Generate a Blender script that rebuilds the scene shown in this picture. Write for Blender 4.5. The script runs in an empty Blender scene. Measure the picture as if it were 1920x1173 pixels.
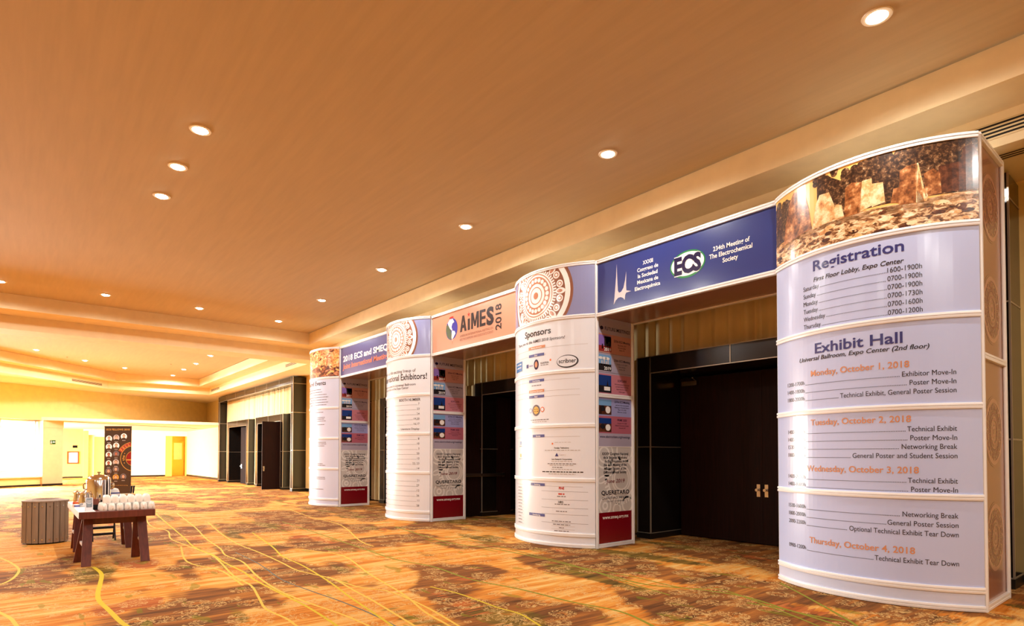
import bpy, math, random
from mathutils import Vector, Matrix
from mathutils.geometry import tessellate_polygon
random.seed(7)
SC = bpy.context.scene
COL = SC.collection
PI = math.pi
R_ = math.radians

# ------------------------------------------------------------------ camera, world, exposure
cam_d = bpy.data.cameras.new('camera')
cam = bpy.data.objects.new('camera', cam_d)
COL.objects.link(cam)
cam.location = (1.287, -6.1412, 1.2929)
cam.rotation_mode = 'XYZ'
_cy, _cp, _cr = R_(50.3705), R_(1.2208), R_(0.0469)
_fw = Vector((-math.sin(_cy) * math.cos(_cp), math.cos(_cy) * math.cos(_cp), math.sin(_cp)))
_rt = Vector((math.cos(_cy), math.sin(_cy), 0))
_up = _rt.cross(_fw)
_r2 = _rt * math.cos(_cr) + _up * math.sin(_cr)
_u2 = _up * math.cos(_cr) - _rt * math.sin(_cr)
cam.rotation_euler = Matrix((_r2, _u2, -_fw)).transposed().to_euler()
cam_d.sensor_width = 36.0
cam_d.sensor_fit = 'HORIZONTAL'
cam_d.lens = 36.0 * 1114.26 / 1920
cam_d.shift_y = (828.84 - 586.5) / 1920
cam_d.clip_start = 0.05
cam_d.clip_end = 200
SC.camera = cam

world = bpy.data.worlds.new('daylight')
SC.world = world
world.use_nodes = True
world.node_tree.nodes['Background'].inputs[0].default_value = (1.0, 0.96, 0.88, 1)
world.node_tree.nodes['Background'].inputs[1].default_value = 5.0

vs = SC.view_settings
vs.view_transform = 'Standard'
vs.look = 'None'
vs.gamma = 1.0
vs.use_curve_mapping = False
vs.exposure = -0.40
SC.cycles.max_bounces = 10
SC.cycles.diffuse_bounces = 6
SC.cycles.glossy_bounces = 4
SC.cycles.caustics_reflective = False
SC.cycles.caustics_refractive = False
SC.cycles.sample_clamp_indirect = 6.0
SC.cycles.use_denoising = True

SPOT_W = 228.0
FAR_W = 640.0
LAMP_COL = (1.0, 0.965, 0.90)


def area_light(name, loc, target, sx, sy, watts, color):
    d = bpy.data.lights.new(name, 'AREA')
    d.shape = 'RECTANGLE'
    d.size, d.size_y = sx, sy
    d.energy = watts
    d.color = color
    d.spread = R_(110)
    o = bpy.data.objects.new(name, d)
    COL.objects.link(o)
    o.location = loc
    v = Vector(target) - Vector(loc)
    o.rotation_euler = v.to_track_quat('-Z', 'Y').to_euler()
    return o


DAY = (1.0, 0.95, 0.84)
# daylight coming in through the lobby window, plus fill added in the corridor
area_light('window_daylight', (-30.6, -8.9, 1.7), (-23, -3.5, -1.6), 4.5, 2.0, 4000, DAY)
area_light('corridor_fill_light', (-34.5, -9.0, 1.7), (-37, 0, -0.5), 6.0, 1.9, 2600, DAY)  # added light from an unseen side window, brightens the corridor

# ------------------------------------------------------------------ materials


def lin(c):
    return tuple(((x / 255) / 12.92 if x / 255 <= 0.04045 else (((x / 255) + 0.055) / 1.055) ** 2.4) for x in c)


MATS = {}


def mat(name, rgb, rough=0.5, metal=0.0, spec=0.5, coat=0.0, emit=None, emit_s=0.0):
    if name in MATS:
        return MATS[name]
    m = bpy.data.materials.new(name)
    m.use_nodes = True
    b = m.node_tree.nodes['Principled BSDF']
    b.inputs['Base Color'].default_value = (*lin(rgb), 1)
    b.inputs['Roughness'].default_value = rough
    b.inputs['Metallic'].default_value = metal
    b.inputs['Specular IOR Level'].default_value = spec
    b.inputs['Coat Weight'].default_value = coat
    b.inputs['Coat Roughness'].default_value = 0.14
    if emit:
        b.inputs['Emission Color'].default_value = (*emit, 1)
        b.inputs['Emission Strength'].default_value = emit_s
    MATS[name] = m
    return m


class NT:
    """small helper to write node trees"""

    def __init__(s, m):
        s.t = m.node_tree
        s.b = s.t.nodes['Principled BSDF']

    def n(s, typ, **kw):
        nd = s.t.nodes.new(typ)
        for k, v in kw.items():
            setattr(nd, k, v)
        return nd

    def put(s, sock, v):
        if isinstance(v, (int, float)):
            sock.default_value = v
        elif isinstance(v, (tuple, list)):
            sock.default_value = v if len(v) != 3 or sock.type == 'VECTOR' else (*v, 1)
        else:
            s.t.links.new(v, sock)

    def math(s, op, a, b=0.0, c=None, clamp=False):
        nd = s.n('ShaderNodeMath', operation=op)
        nd.use_clamp = clamp
        s.put(nd.inputs[0], a)
        s.put(nd.inputs[1], b)
        if c is not None:
            s.put(nd.inputs[2], c)
        return nd.outputs[0]

    def coord(s, scale=(1, 1, 1), loc=(0, 0, 0), rot=(0, 0, 0)):
        tc = s.n('ShaderNodeTexCoord')
        mp = s.n('ShaderNodeMapping')
        s.put(mp.inputs['Vector'], tc.outputs['Object'])
        mp.inputs['Scale'].default_value = scale
        mp.inputs['Location'].default_value = loc
        mp.inputs['Rotation'].default_value = rot
        return mp.outputs[0]

    def noise(s, vec, scale=1.0, detail=2.0, rough=0.5, dist=0.0):
        nd = s.n('ShaderNodeTexNoise')
        s.put(nd.inputs['Vector'], vec)
        nd.inputs['Scale'].default_value = scale
        nd.inputs['Detail'].default_value = detail
        nd.inputs['Roughness'].default_value = rough
        nd.inputs['Distortion'].default_value = dist
        return nd.outputs[0]

    def ramp(s, fac, stops, interp='LINEAR'):
        nd = s.n('ShaderNodeValToRGB')
        r = nd.color_ramp
        r.interpolation = interp
        while len(r.elements) < len(stops):
            r.elements.new(0.5)
        for e, (p, c) in zip(r.elements, stops):
            e.position = p
            e.color = (*lin(c), 1) if len(c) == 3 else c
        s.put(nd.inputs[0], fac)
        return nd.outputs[0]

    def mix(s, fac, a, b):
        nd = s.n('ShaderNodeMix', data_type='RGBA')
        s.put(nd.inputs[0], fac)
        s.put(nd.inputs[6], a)
        s.put(nd.inputs[7], b)
        return nd.outputs[2]

    def bump(s, h, strength=0.2, dist=0.01):
        nd = s.n('ShaderNodeBump')
        nd.inputs['Strength'].default_value = strength
        nd.inputs['Distance'].default_value = dist
        s.put(nd.inputs['Height'], h)
        s.t.links.new(nd.outputs[0], s.b.inputs['Normal'])


def c3(rgb):
    return (*lin(rgb), 1)


def plaster(name, rgb, rough=0.8, streak=False):
    m = mat(name, rgb, rough, spec=0.3)
    t = NT(m)
    v = t.coord((1.2, 14, 14) if streak else (5, 5, 5))
    n = t.noise(v, 1.0, 3, 0.5)
    lo = tuple(max(0, int(x * 0.975)) for x in rgb)
    hi = tuple(min(255, int(x * 1.012)) for x in rgb)
    t.put(t.b.inputs['Base Color'], t.ramp(n, [(0.3, lo), (0.7, hi)]))
    n2 = t.noise(t.coord((60, 60, 60)), 1.0, 2)
    t.bump(n2, 0.05, 0.004)
    return m


def carpet():
    m = mat('patterned_carpet', (190, 110, 40), 0.95, spec=0.1)
    t = NT(m)
    # brush marks running across the lobby
    streak = t.noise(t.coord((7.0, 0.8, 1)), 1.0, 3, 0.6)
    streak2 = t.noise(t.coord((24.0, 1.7, 1), (3, 9, 0)), 1.0, 2, 0.6)
    st = t.math('ADD', t.math('MULTIPLY', streak, 0.6), t.math('MULTIPLY', streak2, 0.4))
    gold = t.ramp(st, [(0.32, (168, 98, 30)), (0.43, (216, 130, 46)), (0.52, (234, 164, 74)), (0.64, (246, 206, 128))])
    brown = t.ramp(st, [(0.34, (82, 54, 28)), (0.46, (128, 80, 42)), (0.57, (164, 102, 48)), (0.69, (214, 138, 60))])
    olive = t.ramp(st, [(0.34, (76, 58, 24)), (0.5, (124, 96, 40)), (0.66, (180, 134, 52))])
    rust = t.ramp(st, [(0.32, (150, 80, 36)), (0.5, (190, 104, 50)), (0.7, (206, 134, 74))])
    # sweeping fields with brushed edges
    rag = t.math('MULTIPLY', t.math('SUBTRACT', streak2, 0.5), 0.16)
    field = t.math('ADD', t.noise(t.coord((0.55, 0.85, 1), (2.1, 0.4, 0), (0, 0, 0.20)), 1.0, 2.0, 0.5, 0.3), rag)
    field2 = t.math('ADD', t.noise(t.coord((0.7, 1.4, 1), (7.7, 4.0, 0), (0, 0, 0.15)), 1.0, 2.0, 0.5, 0.3), rag)
    field3 = t.math('ADD', t.noise(t.coord((0.38, 1.5, 1), (1.7, 8.0, 0), (0, 0, 0.12)), 1.0, 2.0, 0.5, 0.2), rag)
    # the dark ground grows towards the columns
    sx = t.n('ShaderNodeSeparateXYZ')
    tc = t.n('ShaderNodeTexCoord')
    t.put(sx.inputs[0], tc.outputs['Object'])
    drift = t.math('MULTIPLY', t.math('ADD', sx.outputs[1], 3.2, clamp=False), 0.014)
    f1 = t.ramp(t.math('ADD', field, drift), [(0.485, (0, 0, 0)), (0.515, (255, 255, 255))])
    f2 = t.ramp(field2, [(0.66, (0, 0, 0)), (0.675, (255, 255, 255))])
    f3 = t.ramp(field3, [(0.60, (0, 0, 0)), (0.63, (255, 255, 255))])
    base = t.mix(f1, gold, brown)
    base = t.mix(f3, base, olive)
    base = t.mix(f2, base, rust)
    # lace medallions
    vor = t.n('ShaderNodeTexVoronoi')
    t.put(vor.inputs['Vector'], t.coord((0.85, 0.85, 1), (0.3, 0.2, 0)))
    d = vor.outputs['Distance']
    wob = t.noise(t.coord((2.6, 2.6, 1)), 1.0, 2)
    dd = t.math('ADD', d, t.math('MULTIPLY', wob, 0.30))
    inside = t.math('LESS_THAN', dd, 0.66)
    rim = t.math('MULTIPLY', inside, t.math('GREATER_THAN', dd, 0.29))
    lace_n = t.noise(t.coord((3.6, 3.6, 1), (1, 7, 0)), 1.0, 1.5, 0.5, 2.2)
    lace = t.math('LESS_THAN', t.math('ABSOLUTE', t.math('SUBTRACT', t.math('FRACT', t.math('MULTIPLY', lace_n, 8.0)), 0.5)), 0.11)
    vr = t.n('ShaderNodeTexVoronoi')
    t.put(vr.inputs['Vector'], t.coord((5.6, 5.6, 1), (2, 4, 0)))
    loops = t.math('LESS_THAN', t.math('ABSOLUTE', t.math('SUBTRACT', vr.outputs['Distance'], 0.33)), 0.075)
    lace = t.math('MAXIMUM', lace, loops)
    base = t.mix(t.math('MULTIPLY', t.math('MULTIPLY', lace, rim), 0.8), base, c3((226, 184, 116)))
    ring_n = t.noise(t.coord((2.4, 2.4, 1), (9, 3, 0)), 1.0, 1.0, 0.5, 1.0)
    ring = t.math('GREATER_THAN', t.math('SINE', t.math('MULTIPLY', ring_n, 130.0)), 0.25)
    core = t.math('LESS_THAN', dd, 0.36)
    base = t.mix(t.math('MULTIPLY', t.math('MULTIPLY', ring, core), 0.5), base, c3((206, 122, 44)))
    # green flecks
    leaf = t.math('GREATER_THAN', t.noise(t.coord((1.6, 5.5, 1), (5, 1, 0)), 1.0, 2), 0.66)
    base = t.mix(t.math('MULTIPLY', leaf, 0.5), base, c3((124, 126, 30)))
    # pile
    pile = t.noise(t.coord((170, 170, 170)), 1.0, 2, 0.7)
    pv = t.ramp(pile, [(0.25, (205, 205, 205)), (0.75, (255, 255, 255))])
    mul = t.n('ShaderNodeMix', data_type='RGBA', blend_type='MULTIPLY')
    mul.inputs[0].default_value = 1.0
    t.put(mul.inputs[6], base)
    t.put(mul.inputs[7], pv)
    t.put(t.b.inputs['Base Color'], mul.outputs[2])
    t.bump(pile, 0.25, 0.006)
    return m


def wood(name, c0, c1, rough=0.35, axis='z'):
    m = mat(name, c1, rough)
    t = NT(m)
    sc = (40, 40, 2.0) if axis == 'z' else (2.0, 40, 40)
    n = t.noise(t.coord(sc), 1.0, 4, 0.6, 0.3)
    t.put(t.b.inputs['Base Color'], t.ramp(n, [(0.3, c0), (0.7, c1)]))
    return m


def speckle(name, stops, scale, rough=0.28, detail=5, stretch=(1, 1, 1), dist=0.0):
    m = mat(name, stops[0][1], rough, coat=0.35)
    t = NT(m)
    n = t.noise(t.coord(stretch), scale, detail, 0.65, dist)
    t.put(t.b.inputs['Base Color'], t.ramp(n, stops))
    return m


M_CEIL = plaster('ceiling_paint', (202, 179, 140), 0.75, True)
M_FASCIA = plaster('cove_paint', (238, 218, 174), 0.75)
M_WALL = plaster('cream_wall_paint', (244, 218, 148), 0.7)
M_YEL = plaster('yellow_wall_paint', (240, 198, 92), 0.7)
M_PALE = plaster('pale_wall_paint', (246, 234, 206), 0.7)
M_PINK = plaster('beige_column_paint', (226, 190, 148), 0.7)
M_CARPET = carpet()
M_TILE = mat('polished_black_tile', (24, 20, 18), 0.18, spec=0.45)
M_STRIP = mat('tile_joint_metal', (176, 166, 150), 0.35, 0.6)
M_DOOR = wood('dark_mahogany', (24, 9, 7), (40, 16, 11), 0.6)
M_DOOR.node_tree.nodes['Principled BSDF'].inputs['Specular IOR Level'].default_value = 0.15
M_DARK = mat('unlit_hall_dark', (20, 16, 14), 0.9)  # near-black so the hall's lack of light sits in its colour
M_BASE = mat('black_baseboard', (18, 15, 14), 0.4)
M_CHROME = mat('brushed_steel', (205, 200, 192), 0.25, 1.0)
M_STEEL = mat('polished_steel', (225, 220, 212), 0.12, 1.0)
M_FRAME = mat('white_aluminium', (236, 236, 238), 0.32, spec=0.5)
M_GREYV = mat('vent_cream', (214, 190, 140), 0.5)
M_VOID = mat('vent_gap', (22, 16, 10), 0.9)
M_CURT = plaster('cream_drape', (226, 208, 160), 0.85)
M_WHITE = mat('white_ceramic', (244, 240, 234), 0.22)
M_GLARE_BAR = mat('glare_and_bar_white', (240, 232, 230), 0.8)  # crossbar white; also the glare painted along the table's left edge
M_TABLE = wood('red_brown_laminate', (84, 34, 26), (112, 48, 36), 0.45)
M_SLAT = wood('taupe_slat', (126, 108, 90), (148, 128, 108), 0.6)
M_BLACK = mat('black_plastic', (16, 14, 16), 0.6, spec=0.3)
M_LAMP = mat('lamp_glow', (255, 255, 255), 0.5, emit=(1.0, 0.88, 0.7), emit_s=45.0)
M_RING = mat('lamp_trim', (236, 222, 196), 0.4)

# printed inks
PR = 0.24


def ink(name, rgb):
    return mat('print_' + name, rgb, PR, spec=0.5, coat=0.35)


INK = {
    'lav': ink('lavender', (188, 200, 240)), 'cream': ink('warm_white', (222, 226, 236)), 'lav1': ink('pale_lavender', (204, 214, 242)),
    'navy': ink('navy', (52, 56, 120)), 'black': ink('charcoal', (44, 40, 48)), 'grey': ink('grey', (104, 100, 108)),
    'lgrey': ink('light_grey', (178, 172, 172)), 'orange': ink('copper', (206, 142, 106)), 'white': ink('white', (246, 244, 242)),
    'blue': ink('banner_blue', (44, 58, 124)), 'brown': ink('copper_brown', (190, 132, 106)), 'tan': ink('tan_brown', (150, 106, 88)),
    'tan2': ink('tan_light', (176, 130, 110)), 'slate': ink('slate_blue', (140, 144, 186)), 'slate2': ink('dusk_blue', (84, 92, 150)),
    'green': ink('green', (40, 130, 72)), 'dgreen': ink('dark_green', (86, 104, 84)), 'red': ink('red', (196, 44, 40)),
    'ox': ink('oxblood', (122, 8, 26)), 'deepnavy': ink('deep_navy', (24, 16, 66)), 'silver': ink('silver', (206, 198, 202)),
    'ora2': ink('orange_text', (224, 120, 84)), 'globe': ink('globe_blue', (56, 56, 170)), 'mgrey': ink('mist_grey', (206, 202, 200)),
    'mwhite': ink('mist_white', (238, 236, 234)), 'rose': ink('rose', (200, 128, 142)), 'rose2': ink('deep_rose', (182, 104, 124)),
    'peach': ink('dusty_peach', (196, 142, 132)), 'mauve': ink('mauve_grey', (176, 168, 190)), 'peri': ink('periwinkle', (160, 162, 214)),
    'sky': ink('photo_sky', (120, 170, 220)), 'night': ink('photo_night', (30, 60, 130)), 'dusk': ink('photo_dusk', (140, 110, 190)),
    'photod': ink('photo_dark', (40, 36, 40)), 'photor': ink('photo_red', (150, 50, 50)), 'lblue': ink('logo_blue', (56, 120, 186)),
    'gold': ink('gold', (196, 148, 70)), 'bdark': ink('banner_brown', (52, 38, 36)), 'skin': ink('portrait_skin', (224, 160, 136)),
    'skin2': ink('portrait_deep_skin', (160, 100, 82)), 'hair': ink('portrait_hair', (80, 56, 48)), 'sepsky': ink('sepia_sky', (240, 192, 110)),
    'exitgreen': ink('exit_green', (16, 84, 36)), 'yellow': ink('logo_yellow', (226, 180, 90)),
}
INK['foliage'] = speckle('print_foliage', [(0.36, (34, 20, 14)), (0.50, (66, 42, 28)), (0.62, (130, 92, 60)), (0.74, (220, 190, 150))], 34.0)
INK['stone'] = speckle('print_stone', [(0.34, (76, 40, 20)), (0.48, (146, 86, 46)), (0.6, (196, 132, 80)), (0.72, (240, 200, 150))], 15.0)
INK['stonelit'] = speckle('print_stone_lit', [(0.30, (170, 104, 58)), (0.45, (226, 170, 110)), (0.6, (250, 224, 180))], 12.0)
INK['stonedark'] = speckle('print_stone_dark', [(0.36, (40, 22, 16)), (0.52, (84, 46, 30)), (0.7, (134, 78, 50))], 14.0)
INK['rubble'] = speckle('print_rubble', [(0.36, (60, 34, 20)), (0.46, (140, 90, 54)), (0.53, (224, 184, 134)), (0.66, (255, 240, 212))], 13.0, stretch=(1, 1, 2.2), dist=0.6)
INK['paving'] = speckle('print_paving', [(0.36, (150, 96, 58)), (0.5, (216, 166, 112)), (0.64, (250, 226, 184))], 20.0, stretch=(1, 1, 3))
INK['leafy'] = speckle('print_leafy', [(0.33, (120, 60, 30)), (0.44, (206, 120, 60)), (0.54, (244, 190, 120)), (0.64, (255, 236, 200))], 12.0, dist=0.8)
INK['leafdark'] = speckle('print_leafdark', [(0.36, (60, 30, 24)), (0.5, (110, 60, 46)), (0.6, (190, 110, 70)), (0.72, (240, 190, 140))], 12.0, dist=0.8)

# ------------------------------------------------------------------ mesh building


class MB:
    def __init__(s):
        s.v, s.f, s.m, s.mats = [], [], [], []

    def mi(s, m):
        if m not in s.mats:
            s.mats.append(m)
        return s.mats.index(m)

    def add(s, vs, fs, m):
        k = len(s.v)
        i = s.mi(m)
        s.v += [tuple(p) for p in vs]
        for f in fs:
            s.f.append([k + q for q in f])
            s.m.append(i)

    def box(s, a, b, m, rz=0.0, piv=None):
        (x0, y0, z0), (x1, y1, z1) = a, b
        vs = [Vector((x, y, z)) for z in (z0, z1) for x, y in ((x0, y0), (x1, y0), (x1, y1), (x0, y1))]
        if rz:
            p = Vector((*piv, 0)) if piv else Vector(((x0 + x1) / 2, (y0 + y1) / 2, 0))
            M = Matrix.Rotation(rz, 3, 'Z')
            vs = [p + M @ (v - p) for v in vs]
        s.add(vs, [(0, 3, 2, 1), (4, 5, 6, 7), (0, 1, 5, 4), (1, 2, 6, 5), (2, 3, 7, 6), (3, 0, 4, 7)], m)

    def hexa(s, bot, top, m):
        s.add(list(bot) + list(top), [(0, 3, 2, 1), (4, 5, 6, 7), (0, 1, 5, 4), (1, 2, 6, 5), (2, 3, 7, 6), (3, 0, 4, 7)], m)

    def prism(s, pts, z0, z1, m):
        n = len(pts)
        vs = [(x, y, z0) for x, y in pts] + [(x, y, z1) for x, y in pts]
        fs = [tuple(range(n - 1, -1, -1)), tuple(range(n, 2 * n))]
        fs += [(i, (i + 1) % n, n + (i + 1) % n, n + i) for i in range(n)]
        s.add(vs, fs, m)

    def poly(s, pts, m):
        s.add(pts, [tuple(range(len(pts)))], m)

    def tube(s, p, q, r0, m, r1=None, n=12, caps=True):
        p, q = Vector(p), Vector(q)
        r1 = r0 if r1 is None else r1
        d = (q - p).normalized()
        a = d.orthogonal().normalized()
        b = d.cross(a)
        vs = []
        for c, r in ((p, r0), (q, r1)):
            for i in range(n):
                t = 2 * PI * i / n
                vs.append(c + (a * math.cos(t) + b * math.sin(t)) * r)
        fs = [(i, (i + 1) % n, n + (i + 1) % n, n + i) for i in range(n)]
        if caps:
            fs += [tuple(range(n - 1, -1, -1)), tuple(range(n, 2 * n))]
        s.add(vs, fs, m)

    def path(s, pts, r, m, n=8):
        for a, b in zip(pts[:-1], pts[1:]):
            s.tube(a, b, r, m, n=n)

    def lathe(s, prof, m, c=(0, 0, 0), n=28, sx=1.0, sy=1.0):
        vs = []
        for r, z in prof:
            for i in range(n):
                t = 2 * PI * i / n
                vs.append((c[0] + r * sx * math.cos(t), c[1] + r * sy * math.sin(t), c[2] + z))
        fs = []
        for k in range(len(prof) - 1):
            for i in range(n):
                j = (i + 1) % n
                fs.append((k * n + i, k * n + j, (k + 1) * n + j, (k + 1) * n + i))
        fs.append(tuple(range(n - 1, -1, -1)))
        fs.append(tuple(range((len(prof) - 1) * n, len(prof) * n)))
        s.add(vs, fs, m)

    def build(s, name, parent=None, smooth=True, bevel=0.0, loc=None):
        me = bpy.data.meshes.new(name)
        if loc is not None:
            s.v = [(x - loc[0], y - loc[1], z - loc[2]) for x, y, z in s.v]
        me.from_pydata(s.v, [], s.f)
        for m in s.mats:
            me.materials.append(m)
        me.polygons.foreach_set('material_index', s.m)
        if smooth:
            me.polygons.foreach_set('use_smooth', [True] * len(s.f))
            me.set_sharp_from_angle(angle=R_(35))
        me.update()
        o = bpy.data.objects.new(name, me)
        COL.objects.link(o)
        if parent:
            o.parent = parent
        if loc is not None:
            o.location = loc
        if bevel:
            b = o.modifiers.new('bevel', 'BEVEL')
            b.width = bevel
            b.segments = 2
            b.limit_method = 'ANGLE'
        return o


def tag(o, label=None, cat=None, group=None, kind=None):
    if label:
        o['label'] = label
    if cat:
        o['category'] = cat
    if group:
        o['group'] = group
    if kind:
        o['kind'] = kind
    return o


def empty(name, loc, label, cat, group=None, kind=None, rz=0.0):
    o = bpy.data.objects.new(name, None)
    o.empty_display_size = 0.1
    COL.objects.link(o)
    o.location = loc
    o.rotation_euler = (0, 0, rz)
    return tag(o, label, cat, group, kind)


def copy_tree(o, parent=None):
    c = o.copy()
    COL.objects.link(c)
    c.parent = parent
    for ch in list(o.children):
        copy_tree(ch, c)
    return c


ORD = ['first', 'second', 'third', 'fourth', 'fifth', 'sixth', 'seventh', 'eighth', 'ninth', 'tenth']

# ------------------------------------------------------------------ flat artwork printed on panels
TEXT_CACHE = {}


def text_tris(s, bold=0.0, italic=0.0):
    key = (s, bold, italic)
    if key in TEXT_CACHE:
        return TEXT_CACHE[key]
    c = bpy.data.curves.new('t', 'FONT')
    c.body = s
    c.size = 1.0
    c.offset = bold
    c.shear = italic
    c.resolution_u = 3
    o = bpy.data.objects.new('t', c)
    COL.objects.link(o)
    dg = bpy.context.evaluated_depsgraph_get()
    dg.update()
    me = bpy.data.meshes.new_from_object(o.evaluated_get(dg))
    me.calc_loop_triangles()
    vs = [(v.co.x, v.co.y) for v in me.vertices]
    tr = [[vs[i] for i in t.vertices] for t in me.loop_triangles]
    bpy.data.objects.remove(o)
    bpy.data.curves.remove(c)
    bpy.data.meshes.remove(me)
    xs = [p[0] for t in tr for p in t] or [0, 1]
    TEXT_CACHE[key] = (tr, min(xs), max(xs))
    return TEXT_CACHE[key]


CAPH = 0.70


class Art:
    """drawings in metres on a panel: u to the right, z up; rect clips everything"""

    def __init__(s, rect, base):
        s.rect = rect
        s.t = []
        s.rectfill(*rect, base, 0)

    def tri(s, a, b, c, k, layer):
        s.t.append(((a, b, c), k, layer))

    def poly(s, pts, k, layer=1):
        tris = tessellate_polygon([[Vector((x, y, 0)) for x, y in pts]])
        for t in tris:
            s.tri(*[pts[i] for i in t], k, layer)

    def rectfill(s, x0, z0, x1, z1, k, layer=1):
        s.tri((x0, z0), (x1, z0), (x1, z1), k, layer)
        s.tri((x0, z0), (x1, z1), (x0, z1), k, layer)

    def disc(s, cx, cy, r, k, layer=1, n=24, ry=None, rot=0.0):
        ry = r if ry is None else ry
        cr, sr = math.cos(rot), math.sin(rot)
        pts = []
        for i in range(n):
            x, y = r * math.cos(2 * PI * i / n), ry * math.sin(2 * PI * i / n)
            pts.append((cx + x * cr - y * sr, cy + x * sr + y * cr))
        for i in range(n):
            s.tri((cx, cy), pts[i], pts[(i + 1) % n], k, layer)

    def ring(s, cx, cy, r0, r1, k, layer=1, n=40, a0=0.0, a1=2 * PI, sx=1.0):
        for i in range(n):
            t0, t1 = a0 + (a1 - a0) * i / n, a0 + (a1 - a0) * (i + 1) / n
            p = [(cx + sx * r * math.cos(t), cy + r * math.sin(t)) for r, t in ((r0, t0), (r1, t0), (r1, t1), (r0, t1))]
            s.tri(p[0], p[1], p[2], k, layer)
            s.tri(p[0], p[2], p[3], k, layer)

    def text(s, txt, x0, x1, base, cap, k, layer=2, bold=0.0, italic=0.0):
        tr, a, b = text_tris(txt, bold, italic)
        sx = (x1 - x0) / (b - a)
        sy = cap / CAPH
        for t in tr:
            s.tri(*[(x0 + (x - a) * sx, base + y * sy) for x, y in t], k, layer)

    def ctext(s, txt, xc, base, cap, k, layer=2, bold=0.0, italic=0.0, stretch=1.0):
        tr, a, b = text_tris(txt, bold, italic)
        w = (b - a) * cap / CAPH * stretch
        s.text(txt, xc - w / 2, xc + w / 2, base, cap, k, layer, bold, italic)

    def rtext(s, txt, x, base, cap, ang, k, layer=2, bold=0.0, stretch=1.0):
        tr, a, b = text_tris(txt, bold, 0)
        q = cap / CAPH
        c, n = math.cos(ang), math.sin(ang)
        for t in tr:
            s.tri(*[(x + ((px - a) * q * stretch) * c - py * q * n, base + ((px - a) * q * stretch) * n + py * q * c) for px, py in t], k, layer)

    def dots(s, x0, x1, base, k, step=0.0125, w=0.006):
        x = x0
        while x < x1:
            s.rectfill(x, base, x + w, base + w, k, 2)
            x += step

    @staticmethod
    def _clip(p, axis, lim, keep_ge):
        out = []
        n = len(p)
        for i in range(n):
            a, b = p[i], p[(i + 1) % n]
            da = (a[axis] - lim) * (1 if keep_ge else -1)
            db = (b[axis] - lim) * (1 if keep_ge else -1)
            if da >= 0:
                out.append(a)
            if (da > 0 and db < 0) or (da < 0 and db > 0):
                q = da / (da - db)
                out.append((a[0] + (b[0] - a[0]) * q, a[1] + (b[1] - a[1]) * q))
        return out

    def bake(s, mb, fn, strip=None, lift=0.0012):
        x0, z0, x1, z1 = s.rect
        for tri, k, layer in s.t:
            p = list(tri)
            if any(q[0] < x0 or q[0] > x1 or q[1] < z0 or q[1] > z1 for q in p):
                for ax, lim, ge in ((0, x0, True), (0, x1, False), (1, z0, True), (1, z1, False)):
                    p = s._clip(p, ax, lim, ge)
                    if len(p) < 3:
                        break
            if len(p) < 3:
                continue
            parts = [p]
            if strip:
                xa, xb = min(q[0] for q in p), max(q[0] for q in p)
                if xb - xa > strip:
                    parts = []
                    i0, i1 = math.floor(xa / strip), math.ceil(xb / strip)
                    for i in range(i0, i1):
                        q = s._clip(s._clip(p, 0, i * strip, True), 0, (i + 1) * strip, False) if len(p) > 2 else []
                        if len(q) > 2:
                            parts.append(q)
            for q in parts:
                ar = sum(q[i][0] * q[(i + 1) % len(q)][1] - q[(i + 1) % len(q)][0] * q[i][1] for i in range(len(q)))
                if abs(ar) < 1e-10:
                    continue
                if ar < 0:
                    q = q[::-1]
                mb.add([fn(u, z, layer * lift) for u, z in q], [tuple(range(len(q)))], INK[k])


def medallion(a, cx, cz, r, light, dark, layer=1):
    """round ornament: r is its outer radius"""
    a.disc(cx, cz, r * 1.07, dark, layer, 48)
    a.ring(cx, cz, r * 0.87, r, light, layer + 1, 48)
    a.disc(cx, cz, r * 0.56, light, layer + 1, 40)
    for i in range(56):
        t = 2 * PI * i / 56
        a.poly([(cx + r * q * math.cos(t + e), cz + r * q * math.sin(t + e)) for q, e in ((0.54, -0.035), (0.64, -0.03), (0.64, 0.03), (0.54, 0.035))], light, layer + 1)
    a.ring(cx, cz, r * 0.50, r * 0.525, dark, layer + 2, 40)
    a.ring(cx, cz, r * 0.29, r * 0.46, dark, layer + 2, 40)
    for i in range(20):
        t = 2 * PI * i / 20
        a.disc(cx + r * 0.375 * math.cos(t), cz + r * 0.375 * math.sin(t), r * 0.052, light, layer + 3, 12)
    a.ring(cx, cz, r * 0.19, r * 0.215, dark, layer + 2, 30)
    a.disc(cx, cz, r * 0.085, dark, layer + 2, 20)
    for i in range(8):
        t = 2 * PI * i / 8
        ex, ez = cx + r * 0.745 * math.cos(t), cz + r * 0.745 * math.sin(t)
        a.disc(ex, ez, r * 0.125, light, layer + 1, 20, r * 0.075, t)
        a.disc(ex - r * 0.02 * math.cos(t), ez - r * 0.02 * math.sin(t), r * 0.075, dark, layer + 2, 16, r * 0.04, t)
        for dlt in (-0.235, 0.235):
            bx, bz = cx + r * 0.745 * math.cos(t + dlt), cz + r * 0.745 * math.sin(t + dlt)
            a.disc(bx, bz, r * 0.088, light, layer + 1, 18)
            a.ring(bx, bz, r * 0.035, r * 0.058, dark, layer + 2, 14)


# ------------------------------------------------------------------ room shell
def struct(o):
    o['kind'] = 'structure'
    return o


YW = 1.75      # face of the long wall with the doors
ZT = 4.75      # tray ceiling
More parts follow.
